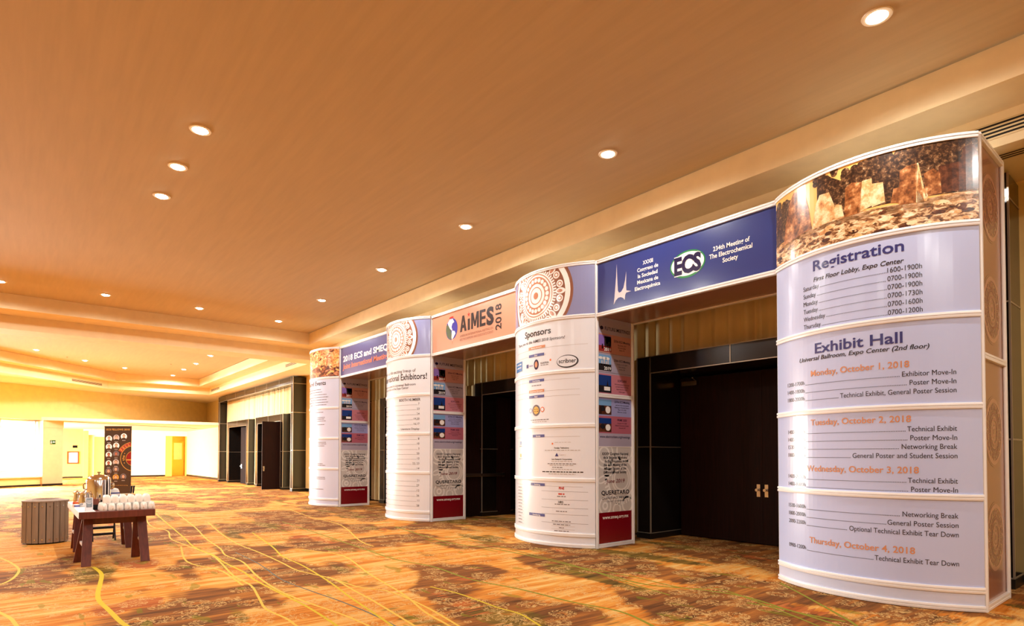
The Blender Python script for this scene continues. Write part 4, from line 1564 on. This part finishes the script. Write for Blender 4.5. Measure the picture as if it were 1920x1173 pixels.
G1 = 'downlights in the near ceiling'
for i, x in enumerate((-0.43, -3.21, -6.03, -8.75, -11.6)):
    downlight(x, -0.99, '%s downlight from the near end of the ceiling row in front of the columns' % ORD[i], G1)
for i, (x, y) in enumerate(((-5.65, -4.71), (-6.71, -4.73), (-7.76, -4.73))):
    downlight(x, y, '%s downlight, counted from the near one, of the ceiling trio over the middle floor' % ORD[i], G1)
for i, (x, y) in enumerate(((-14.33, -1.04), (-14.15, -2.93), (-14.16, -4.76), (-14.3, -6.49))):
    downlight(x, y, '%s downlight from the right of the row beside the ceiling beam' % ORD[i], G1)
for x, y in ((2.35, -0.99), (5.1, -0.99), (2.6, -4.73), (3.7, -4.73), (4.8, -4.73), (-14.2, -8.4), (-11.6, -8.4), (-8.75, -8.4), (-6.0, -8.4), (-3.2, -8.4), (-0.4, -8.4), (2.4, -8.4), (-1.0, -12.0), (-6, -12), (-11, -12)):
    downlight(x, y, 'unseen ceiling downlight added for fill light', 'added downlights outside the view')  # unseen lamps added to light the lobby from beyond the view
G2 = 'downlights in the far ceiling'
for i, (x, y) in enumerate(((-21.3, -1.07), (-23.64, -1.04), (-25.67, -1.07), (-28.0, -1.05))):
    downlight(x, y, '%s downlight from the near end of the far ceiling row by the doors' % ORD[i], G2, watts=FAR_W)
for i, (x, y) in enumerate(((-26.69, -2.97), (-25.42, -4.35), (-23.73, -5.77))):
    downlight(x, y, '%s downlight from the right of the slanting row in the far ceiling' % ORD[i], G2, watts=FAR_W)
for x, y in ((-20.5, -8.4), (-18.8, -4.0), (-18.8, -8)):
    downlight(x, y, 'unseen ceiling downlight added for fill light', 'added downlights outside the view', watts=FAR_W)  # unseen lamps added to light the far end


def slot_vent(name, a, b, z0, z1, n, label, nrm, soffit=False):
    """linear grille from plan point a to b; nrm points out of the fascia"""
    mb = MB()
    a, b, nv = Vector(a), Vector(b), Vector(nrm).normalized()
    if soffit:
        for i in range(n):
            o = nv * (0.05 * i)
            q = [a + o, b + o, b + o + nv * 0.018, a + o + nv * 0.018]
            mb.prism([(p.x, p.y) for p in q], z0 - 0.006, z0 - 0.001, M_VOID)
        q = [a - nv * 0.02, b - nv * 0.02, b + nv * 0.05 * n, a + nv * 0.05 * n]
        mb.prism([(p.x, p.y) for p in q], z0 - 0.003, z0 + 0.004, M_GREYV)
    else:
        q = [a + nv * 0.006, b + nv * 0.006, b - nv * 0.004, a - nv * 0.004]
        mb.prism([(p.x, p.y) for p in q], z0, z1, M_GREYV)
        h = (z1 - z0) / (n * 2 + 1)
        for i in range(n):
            q = [a + nv * 0.008, b + nv * 0.008, b, a]
            mb.prism([(p.x, p.y) for p in q], z0 + h * (2 * i + 1), z0 + h * (2 * i + 2), M_VOID)
    o = mb.build(name, smooth=False, loc=((a.x + b.x) / 2, (a.y + b.y) / 2, z0))
    return tag(o, label, 'vent', 'air vents')


slot_vent('air_vent', (-0.9, 0.70), (2.4, 0.70), 4.19, 4.345, 4, 'slotted air vent in the cove above the Registration column', (0, -1))
slot_vent('air_vent', (-0.9, 0.90), (2.4, 0.90), ZL, ZL, 3, 'slotted ceiling vent behind the top of the Registration column', (0, 1), True)
slot_vent('air_vent', (-18.9, 0.70), (-17.9, 0.70), 4.22, 4.33, 3, 'small vent in the far cove close to the farthest column', (0, -1))
slot_vent('air_vent', (-29.0, 0.70), (-27.5, 0.70), 4.22, 4.33, 3, 'small vent in the far cove above left end of the far doors', (0, -1))
dv = (Vector((-17.2, -13.87)) - Vector((-29.3, -3.28))).normalized()
nv = Vector((-dv.y, dv.x))
if nv.x < 0:
    nv = -nv
pv = Vector((-29.3, -3.28))
slot_vent('air_vent', pv + dv * 0.35, pv + dv * 2.0, 4.19, 4.29, 3, 'vent in the slanting far cove above the window corridor', nv)

for lab, x, y in (('tiny sprinkler head in far ceiling near the slanting lamp row', -24.9, -4.9), ('tiny sprinkler head in far ceiling near the row by the doors', -24.4, -1.75)):
    mb = MB()
    mb.lathe([(0.035, -0.001), (0.035, -0.008), (0.012, -0.010), (0.012, -0.03), (0.025, -0.032), (0.025, -0.036)], M_CHROME, n=14)
    o = mb.build('sprinkler_head')
    o.location = (x, y, ZT)
    tag(o, lab, 'sprinkler', 'ceiling sprinklers')

# ------------------------------------------------------------------ far fittings
root_p = Vector(bl(0.196)) + BN * 0.004


def exit_fn(u, z, o):
    p = root_p + BD * u + BN * (0.02 + o)
    return (p.x, p.y, z)


a = Art((-0.11, 1.735, 0.11, 1.895), 'exitgreen')
a.poly([(-0.02, 1.82), (0.03, 1.855), (0.03, 1.835), (0.095, 1.835), (0.095, 1.805), (0.03, 1.805), (0.03, 1.785)], 'white', 2)
a.disc(-0.06, 1.865, 0.011, 'white', 2, 10)
a.poly([(-0.075, 1.85), (-0.045, 1.85), (-0.05, 1.81), (-0.03, 1.76), (-0.045, 1.755), (-0.062, 1.80), (-0.085, 1.76), (-0.098, 1.765), (-0.075, 1.81)], 'white', 2)
mb = MB()
a.bake(mb, exit_fn)
q = [root_p - BD * 0.11, root_p + BD * 0.11, root_p + BD * 0.11 + BN * 0.019, root_p - BD * 0.11 + BN * 0.019]
mb.prism([(v.x, v.y) for v in q], 1.735, 1.895, M_FRAME)
tag(mb.build('exit_sign', smooth=False, loc=(root_p.x, root_p.y, 1.735)), 'small green exit sign with white arrow on the beige column', 'sign')

fr = empty('picture_frame', (XB, -3.87, 0.79), 'brown wooden picture frame with white sheet on the yellow corridor wall', 'picture')
mb = MB()
w, h = 0.27, 0.69
for y0, y1, z0, z1 in ((-w, w, 0, 0.07), (-w, w, h - 0.07, h), (-w, -w + 0.07, 0.07, h - 0.07), (w - 0.07, w, 0.07, h - 0.07)):
    mb.box((0.0, y0, z0), (0.04, y1, z1), wood('orange_wood', (104, 42, 8), (140, 62, 16), 0.4))
mb.build('wooden_frame', fr, smooth=False)
mb = MB()
a = Art((-w + 0.07, 0.07, w - 0.07, h - 0.07), 'white')
a.disc(0, 0.36, 0.035, 'lgrey', 1, 14, 0.06)
a.bake(mb, lambda u, z, o: (0.012 + o, u, z))
mb.build('sheet', fr, smooth=False)
mb = MB()
a = Art((-0.11, 0, 0.11, 0.16), 'white')
a.rectfill(-0.1, 0.11, 0.1, 0.15, 'black')
a.rectfill(-0.1, 0.01, 0.1, 0.04, 'black')
a.bake(mb, lambda u, z, o: (0.008 + o, u, z))
mb.box((0.0, -0.11, 0), (0.008, 0.11, 0.16), M_FRAME)
o = mb.build('wall_notice', smooth=False)
o.location = (XB, -3.79, 1.66)
tag(o, 'small white notice with two dark bars above the wooden picture frame', 'notice')

# fellows banner
bo = Vector((-20.45, -4.17))
bdv = Vector((0.50, 0.63)).normalized()
bnv = Vector((bdv.y, -bdv.x))
BWd = 0.81
bc = bo + bdv * BWd / 2
ban = empty('rollup_banner', (bc.x, bc.y, 0), 'tall dark roll-up banner with round portraits titled ECS Fellows 2018', 'banner', rz=math.atan2(bdv.y, bdv.x))
a = Art((-BWd / 2, 0.10, BWd / 2, 2.145), 'bdark')
h2 = BWd / 2
a.text('ECS FELLOWS 2018', -h2 + 0.06, h2 - 0.06, 2.03, 0.05, 'gold', 2, bold=0.01)
por = [(0.139, z) for z in (1.777, 1.532, 1.289, 1.03, 0.793, 0.551)] + [(0.357, z) for z in (1.806, 1.565, 1.314, 1.063, 0.85, 0.609)] + [(0.582, 1.845), (0.582, 0.629)]
for i, (u, z) in enumerate(por):
    x = u - h2
    bgc = 'white' if i in (0, 1, 2, 3, 7, 12) else ('lgrey' if i in (6, 9) else 'grey')
    if i == 11:
        bgc = 'gold'
    a.disc(x, z, 0.092, bgc, 2, 24)
    a.disc(x, z - 0.065, 0.06, 'hair' if i % 3 else 'photod', 3, 16, 0.03)
    a.disc(x, z + 0.018, 0.046, 'hair', 3, 16, 0.052)
    a.disc(x, z + 0.004, 0.038, 'skin2' if i in (2, 3, 8) else 'skin', 4, 16, 0.048)
    a.rectfill(x - 0.05, z - 0.125, x + 0.05, z - 0.113, 'lgrey', 3)
sx, sz = 0.87 - h2, 1.18
a.ring(sx, sz, 0.37, 0.385, 'gold', 2, 60)
a.ring(sx, sz, 0.215, 0.225, 'gold', 2, 50)
a.ring(sx, sz, 0.49, 0.50, 'gold', 2, 30, R_(100), R_(152))
a.ring(sx, sz, 0.37, 0.50, 'photor', 1, 30, R_(100), R_(152))
a.disc(sx, sz, 0.21, 'ox', 1, 40)
a.rectfill(sx - 0.2, sz - 0.06, sx + 0.1, sz - 0.03, 'gold', 3)
for i, ch in enumerate('FELLOW'):
    t = R_(147 - i * 12)
    a.rtext(ch, sx + 0.40 * math.cos(t), sz + 0.40 * math.sin(t), 0.07, t - PI / 2, 'gold', 3, bold=0.02)
for i, ch in enumerate('the'):
    t = R_(193 - i * 11)
    a.rtext(ch, sx + 0.26 * math.cos(t), sz + 0.26 * math.sin(t), 0.07, t - PI / 2, 'gold', 3, bold=0.02)
for t in (150, 208):
    a.disc(sx + 0.295 * math.cos(R_(t)), sz + 0.295 * math.sin(R_(t)), 0.014, 'gold', 3, 8)
a.text('electrochem.org', 0.16 - h2, 0.72 - h2, 0.36, 0.02, 'gold', 2)
mb = MB()
a.bake(mb, lambda u, z, o: (u, -0.004 - o, z))
mb.box((-h2, -0.003, 0.10), (h2, 0.001, 2.145), INK['bdark'])
mb.build('banner_sheet', ban, smooth=False)
mb = MB()
mb.box((-h2 - 0.02, -0.1, 0.0), (h2 + 0.02, 0.08, 0.10), M_CHROME)
mb.build('base', ban, smooth=False, bevel=0.02)
mb = MB()
mb.box((-h2, -0.012, 2.135), (h2, 0.012, 2.16), M_BLACK)
mb.build('top_bar', ban, smooth=False)
mb = MB()
mb.tube((0, 0.04, 0.08), (0, 0.02, 2.14), 0.012, M_CHROME)
mb.build('pole', ban)

# ------------------------------------------------------------------ waste bin
wb = empty('litter_bin', (-9.88, -5.835, 0), 'round taupe slatted litter bin standing left of the coffee table', 'bin')
mb = MB()
NS = 20
rb = 0.272
mb.lathe([(rb - 0.03, 0.03), (rb - 0.03, 0.60)], M_BLACK, n=44)
mb.build('inner_drum', wb)
mb = MB()
for i in range(NS):
    t = 2 * PI * (i + 0.5) / NS
    M = Matrix.Rotation(t, 3, 'Z')
    hw = rb * PI / NS * 0.86
    vs = []
    for z in (0.02, 0.605):
        for x, y in ((rb - 0.028, -hw), (rb + 0.0, -hw), (rb + 0.004, 0), (rb + 0.0, hw), (rb - 0.028, hw)):
            vs.append(M @ Vector((x, y, z)))
    fs = [(4, 3, 2, 1, 0), (5, 6, 7, 8, 9)] + [(k, (k + 1) % 5, 5 + (k + 1) % 5, 5 + k) for k in range(5)]
    mb.add(vs, fs, M_SLAT)
    for z in (0.07, 0.545):
        p0 = M @ Vector((rb + 0.002, 0, z))
        p1 = M @ Vector((rb + 0.009, 0, z))
        mb.tube(p0, p1, 0.010, M_CHROME, n=10)
mb.build('slatted_body', wb, smooth=False)
mb = MB()
n = 44
prof = [(rb + 0.008, 0.605), (rb + 0.008, 0.622), (0.16, 0.642), (0.14, 0.630), (0.14, 0.605)]
vs = [(r * math.cos(2 * PI * i / n), r * math.sin(2 * PI * i / n), z) for r, z in prof for i in range(n)]
fs = [(k * n + i, k * n + (i + 1) % n, ((k + 1) % 5) * n + (i + 1) % n, ((k + 1) % 5) * n + i) for k in range(5) for i in range(n)]
mb.add(vs, fs, M_SLAT)
mb.build('top_rim', wb)
mb = MB()
mb.lathe([(rb - 0.05, 0.0), (rb - 0.05, 0.03)], M_BLACK, n=32)
mb.build('foot_ring', wb)

# ------------------------------------------------------------------ coffee table
TX0, TX1, TY0, TY1, TZ = -9.03, -7.03, -5.61, -4.865, 0.635
tb = empty('trestle_table', (-8.03, -5.24, 0), 'red brown trestle table carrying the coffee service', 'table')
tc = (-8.03, -5.24, 0)


def tpart(mb, name, smooth=False, bevel=0.0, parent=None):
    o = mb.build(name, tb, smooth=smooth, bevel=bevel)
    o.location = (-tc[0], -tc[1], 0)
    return o


mb = MB()
mb.box((TX0, TY0, TZ - 0.078), (TX1, TY1, TZ), M_TABLE)
tpart(mb, 'tabletop', bevel=0.004)
for xa, xb in ((-7.16, -7.58), (-8.52, -8.95)):
    for ys0, yo in ((-5.535, -1), (-4.945, 1)):
        for xf, sg in ((xa, 1), (xb, -1)):
            ys = ys0 - (0.05 if sg < 0 and xa > -8 else 0.0)
            xm = (xa + xb) / 2
            mb = MB()
            xt = xm + sg * 0.07
            hw = 0.047
            zt_ = TZ - 0.078
            yt = ys0 - yo * 0.028 - (0.02 if yo > 0 and sg < 0 else 0)
            bot = [(xf - 0.018, ys - hw, 0), (xf + 0.018, ys - hw, 0), (xf + 0.018, ys + hw, 0), (xf - 0.018, ys + hw, 0)]
            top = [(xt - 0.018, yt - hw, zt_), (xt + 0.018, yt - hw, zt_), (xt + 0.018, yt + hw, zt_), (xt - 0.018, yt + hw, zt_)]
            mb.hexa(bot, top, M_TABLE)
            tpart(mb, 'leg', bevel=0.003)
        mb = MB()
        xm = (xa + xb) / 2
        mb.box((xm - 0.145, ys0 - 0.04, 0.235), (xm + 0.145, ys0 + 0.03, 0.262), M_GLARE_BAR)
        o = tpart(mb, 'crossbar')
    mb = MB()
    xm = (xa + xb) / 2
    mb.box((xm - 0.05, -5.5, TZ - 0.17), (xm + 0.05, -5.0, TZ - 0.0785), M_TABLE)
    tpart(mb, 'trestle_beam')

mb = MB()  # white sheet stands for the glare on the table's left edge
prof = [(TY0 + 0.15, TZ + 0.002), (TY0 - 0.004, TZ + 0.002), (TY0 - 0.006, TZ - 0.07), (TY0 - 0.010, TZ - 0.07), (TY0 - 0.008, TZ + 0.006), (TY0 + 0.15, TZ + 0.006)]
vs = [(x, y, z) for x in (TX0 + 0.03, TX1 - 0.005) for y, z in prof]
k = len(prof)
fs = [(i, (i + 1) % k, k + (i + 1) % k, k + i) for i in range(k)] + [tuple(range(k - 1, -1, -1)), tuple(range(k, 2 * k))]
mb.add(vs, fs, M_GLARE_BAR)
tag(mb.build('edge_glare_sheet', smooth=False, loc=(-8.03, TY0, TZ)), 'narrow white sheet standing for glare along the left edge of the coffee table', 'glare')

# folding stand behind
st = empty('folding_stool', (-9.62, -5.15, 0), 'low black folding stool seen through the coffee table legs', 'stool')
for y in (-0.14, 0.14):
    for x0, x1 in ((0.13, -0.11), (-0.13, 0.11)):
        mb = MB()
        mb.tube((x0, y, 0), (x1, y, 0.45), 0.011, M_BLACK, n=8)
        mb.build('leg', st)
for z in (0.10, 0.19):
    mb = MB()
    mb.box((0.13 - 0.53 * z - 0.012, -0.14, z - 0.018), (0.13 - 0.53 * z + 0.012, 0.14, z + 0.018), M_BLACK)
    mb.build('rung', st, smooth=False)
mb = MB()
mb.box((-0.16, -0.16, 0.45), (0.16, 0.16, 0.475), M_BLACK)
mb.build('seat', st, smooth=False, bevel=0.006)

# ------------------------------------------------------------------ coffee service
# cups
cup_proto = None


def make_cup(loc, rz, label):
    global cup_proto
    if cup_proto is None:
        root = empty('coffee_cup', loc, label, 'cup', 'stacked white coffee cups', rz=rz)
        mb = MB()
        # standing upside down: rim on the table
        mb.lathe([(0.0385, 0.0), (0.0395, 0.002), (0.038, 0.03), (0.034, 0.06), (0.029, 0.078), (0.024, 0.083), (0.023, 0.088), (0.019, 0.088), (0.018, 0.084), (0.004, 0.084)], M_WHITE, n=24)
        mb.build('cup_body', root)
        mb = MB()
        pts = [(0.0365 + dx, 0, z) for dx, z in ((-0.002, 0.018), (0.016, 0.022), (0.023, 0.036), (0.020, 0.052), (0.008, 0.062), (-0.006, 0.064))]
        mb.path(pts, 0.0055, M_WHITE)
        mb.build('handle', root)
        cup_proto = root
        return root
    c = copy_tree(cup_proto)
    c.location = loc
    c.rotation_euler = (0, 0, rz)
    c['label'] = label
    return c


for row, x in enumerate((-7.115, -7.222, -7.329)):
    for i in range(7):
        make_cup((x + 0.004 * ((i * 7) % 3 - 1), -5.378 + 0.0805 * i, TZ + 0.001), 0.15 * math.sin(i * 2.3 + row),
                 'white coffee cup in the bottom layer, %s row from the front, %s from the left' % (ORD[row], ORD[i]))
for row, x in enumerate((-7.165, -7.272)):
    for i in range(6):
        make_cup((x, -5.338 + 0.0805 * i, TZ + 0.0905), PI + 0.15 * math.sin(i * 1.7 + row),
                 'white coffee cup in the top layer, %s row from the front, %s from the left' % (ORD[row], ORD[i]))

# urn
urn = empty('coffee_urn', (-8.62, -5.30, TZ), 'large polished steel coffee urn at the back of the table', 'urn')
mb = MB()
mb.lathe([(0.11, 0.02), (0.115, 0.03), (0.138, 0.045), (0.141, 0.30), (0.136, 0.312), (0.136, 0.318)], M_STEEL, n=36)
mb.build('urn_body', urn)
mb = MB()
mb.lathe([(0.139, 0.318), (0.140, 0.326), (0.12, 0.352), (0.085, 0.375), (0.05, 0.386), (0.012, 0.39), (0.012, 0.40), (0.026, 0.408), (0.026, 0.42), (0.01, 0.428)], M_STEEL, n=36)
mb.build('lid', urn)
mb = MB()
mb.lathe([(0.125, 0.0), (0.125, 0.012), (0.11, 0.02)], M_BLACK, n=30)
mb.build('foot', urn)
mb = MB()
mb.tube((0.135, 0, 0.07), (0.19, 0, 0.07), 0.013, M_STEEL)
mb.tube((0.185, 0, 0.08), (0.185, 0, 0.03), 0.010, M_STEEL)
mb.tube((0.185, 0, 0.08), (0.185, 0, 0.115), 0.007, M_BLACK)
mb.build('tap', urn)
for s in (-1, 1):
    mb = MB()
    mb.path([(0, s * 0.138, 0.27), (0, s * 0.165, 0.265), (0, s * 0.172, 0.23), (0, s * 0.165, 0.19), (0, s * 0.139, 0.185)], 0.010, M_STEEL)
    mb.build('handle', urn)


def jug(name, loc, r, h, label, lidded):
    root = empty(name, loc, label, 'jug')
    mb = MB()
    mb.lathe([(r * 0.9, 0.0), (r, 0.01), (r * 1.0, h * 0.35), (r * 0.86, h * 0.75), (r * 0.74, h * 0.9), (r * 0.78, h * 0.94)], M_STEEL, n=28)
    mb.build('jug_body', root)
    mb = MB()
    mb.lathe([(r * 0.79, h * 0.94), (r * 0.74, h * 0.97), (r * 0.3, h * 1.02), (r * 0.12, h * 1.03), (r * 0.16, h * 1.07), (r * 0.08, h * 1.10)], M_STEEL, n=24)
    mb.build('lid', root)
    mb = MB()
    mb.path([(0, r * 0.75, h * 0.86), (0, r * 1.35, h * 0.82), (0, r * 1.5, h * 0.6), (0, r * 1.3, h * 0.3), (0, r * 0.98, h * 0.22)], r * 0.10, M_STEEL)
    mb.build('handle', root)
    mb = MB()
    mb.tube((0, -r * 0.7, h * 0.78), (0, -r * 1.15, h * 0.93), r * 0.16, M_STEEL, r * 0.10)
    mb.build('spout', root)
    return root


jug('coffee_pot', (-7.93, -5.505, TZ + 0.006), 0.063, 0.185, 'squat steel coffee pot behind the small black sign', True)
jug('milk_jug', (-8.50, -5.545, TZ + 0.006), 0.042, 0.165, 'slim steel milk jug at back left of the coffee table', True)

# little sign
ts = empty('table_sign', (-7.13, -5.515, TZ + 0.006), 'small black tent sign with white print at front left of table', 'sign')
mb = MB()
a = Art((-0.036, 0.0, 0.036, 0.155), 'silver')
a.rectfill(-0.028, 0.045, 0.028, 0.150, 'photod', 1)
for z, w in ((0.115, 0.02), (0.10, 0.024), (0.085, 0.018)):
    a.rectfill(-w, z, w, z + 0.007, 'lgrey', 2)
a.bake(mb, lambda u, z, o: (0.02 - z * 0.2 + o, u, z))
mb.hexa([(-0.035, -0.036, 0), (0.019, -0.036, 0), (0.019, 0.036, 0), (-0.035, 0.036, 0)], [(-0.018, -0.036, 0.155), (-0.012, -0.036, 0.155), (-0.012, 0.036, 0.155), (-0.018, 0.036, 0.155)], M_BLACK)
mb.build('sign_card', ts, smooth=False)

# sugar caddy with brown sachets
sc_ = empty('sugar_caddy', (-7.42, -5.435, TZ), 'dark caddy of brown sugar sachets between sign and cups', 'caddy')
INK_brown = mat('sachet_brown', (120, 66, 52), 0.6)
mb = MB()
for a0, b0 in (((-0.06, -0.045, 0), (0.06, 0.045, 0.008)), ((-0.06, -0.045, 0.008), (-0.052, 0.045, 0.06)), ((0.052, -0.045, 0.008), (0.06, 0.045, 0.06)), ((-0.052, -0.045, 0.008), (0.052, -0.038, 0.06)), ((-0.052, 0.038, 0.008), (0.052, 0.045, 0.06))):
    mb.box(a0, b0, M_BLACK)
mb.build('tray', sc_, smooth=False)
for i in range(6):
    mb = MB()
    x = -0.045 + i * 0.018
    mb.hexa([(x, -0.034, 0.009), (x + 0.006, -0.034, 0.009), (x + 0.006, 0.034, 0.009), (x, 0.034, 0.009)], [(x + 0.01, -0.034, 0.125), (x + 0.013, -0.034, 0.125), (x + 0.013, 0.030, 0.118 + 0.004 * (i % 3)), (x + 0.01, 0.030, 0.118 + 0.004 * (i % 3))], INK_brown)
    mb.build('sachet', sc_, smooth=False)


def packet(name, loc, sx, sy, sz, rz, mats, label, cat):
    root = empty(name, loc, label, cat, rz=rz)
    mb = MB()
    mb.box((-sx / 2, -sy / 2, 0), (sx / 2, sy / 2, sz), mats[0])
    mb.build('carton', root, smooth=False, bevel=0.004)
    mb = MB()
    mb.box((sx / 2 * 0.4, -sy / 2 * 1.0 - 0.0008, sz * 0.25), (sx / 2 + 0.001, sy / 2 * 1.0 + 0.0008, sz * 0.7), mats[1])
    mb.build('paper_label', root, smooth=False)
    return root


packet('tea_packet', (-8.22, -5.565, TZ + 0.006), 0.09, 0.055, 0.04, 0.4, (mat('orange_red_card', (206, 70, 30), 0.5), mat('orange_card', (230, 120, 50), 0.5)), 'orange red tea packet lying on the white glare sheet', 'packet')
packet('sugar_packet', (-7.86, -5.595, TZ + 0.006), 0.09, 0.05, 0.035, 0.25, (mat('white_card', (232, 230, 236), 0.5), mat('blue_card', (40, 60, 150), 0.5)), 'small blue and white packet at left edge of table', 'packet')
wood_box = wood('pale_tea_box', (176, 132, 70), (204, 162, 96), 0.5)
packet('tea_box', (-8.80, -4.965, TZ), 0.12, 0.13, 0.10, 0.0, (wood_box, M_WHITE), 'pale wooden tea box at back right of the coffee table', 'box')

sp = empty('stirrer_box', (-8.72, -4.895, TZ), 'small tan box holding two black handled servers', 'box')
mb = MB()
w = 0.028
mb.box((-0.04, -w, 0), (0.04, w, 0.006), wood_box)
for a0, b0 in (((-0.04, -w, 0.006), (-0.035, w, 0.10)), ((0.035, -w, 0.006), (0.04, w, 0.10)), ((-0.035, -w, 0.006), (0.035, -w + 0.005, 0.10)), ((-0.035, w - 0.005, 0.006), (0.035, w, 0.10))):
    mb.box(a0, b0, wood_box)
mb.build('carton', sp, smooth=False)
for lab, dy in (('left one of two black handled servers standing in the tan box', -0.014), ('right one of two black handled servers standing in the tan box', 0.012)):
    mb = MB()
    x, y = -8.72, -4.895 + dy
    mb.tube((x, y - 0.006, TZ + 0.007), (x, y - 0.002, TZ + 0.11), 0.003, M_STEEL, n=8)
    mb.tube((x, y - 0.002, TZ + 0.11), (x, y + 0.008, TZ + 0.215), 0.011, M_BLACK, 0.012, n=10)
    tag(mb.build('serving_utensil', loc=(x, y, TZ + 0.007)), lab, 'utensil', 'black handled servers')

pk = empty('sugar_bag', (-8.80, -5.115, TZ), 'puffy white and blue bag standing beside the urn', 'bag')
mb = MB()
mb.lathe([(0.066, 0.0), (0.076, 0.012), (0.078, 0.08), (0.074, 0.14), (0.06, 0.172), (0.03, 0.185)], M_WHITE, n=20, sx=0.6)
mb.build('bag_body', pk)
mb = MB()
n = 20
for z0, z1, r in ((0.055, 0.082, 0.0790), (0.11, 0.125, 0.0785)):
    vs = [(0.6 * r * math.cos(2 * PI * i / n), r * math.sin(2 * PI * i / n), z) for z in (z0, z1) for i in range(n)]
    mb.add(vs, [(i, (i + 1) % n, n + (i + 1) % n, n + i) for i in range(n)], mat('blue_card', (40, 60, 150), 0.5))
mb.build('printed_band', pk)
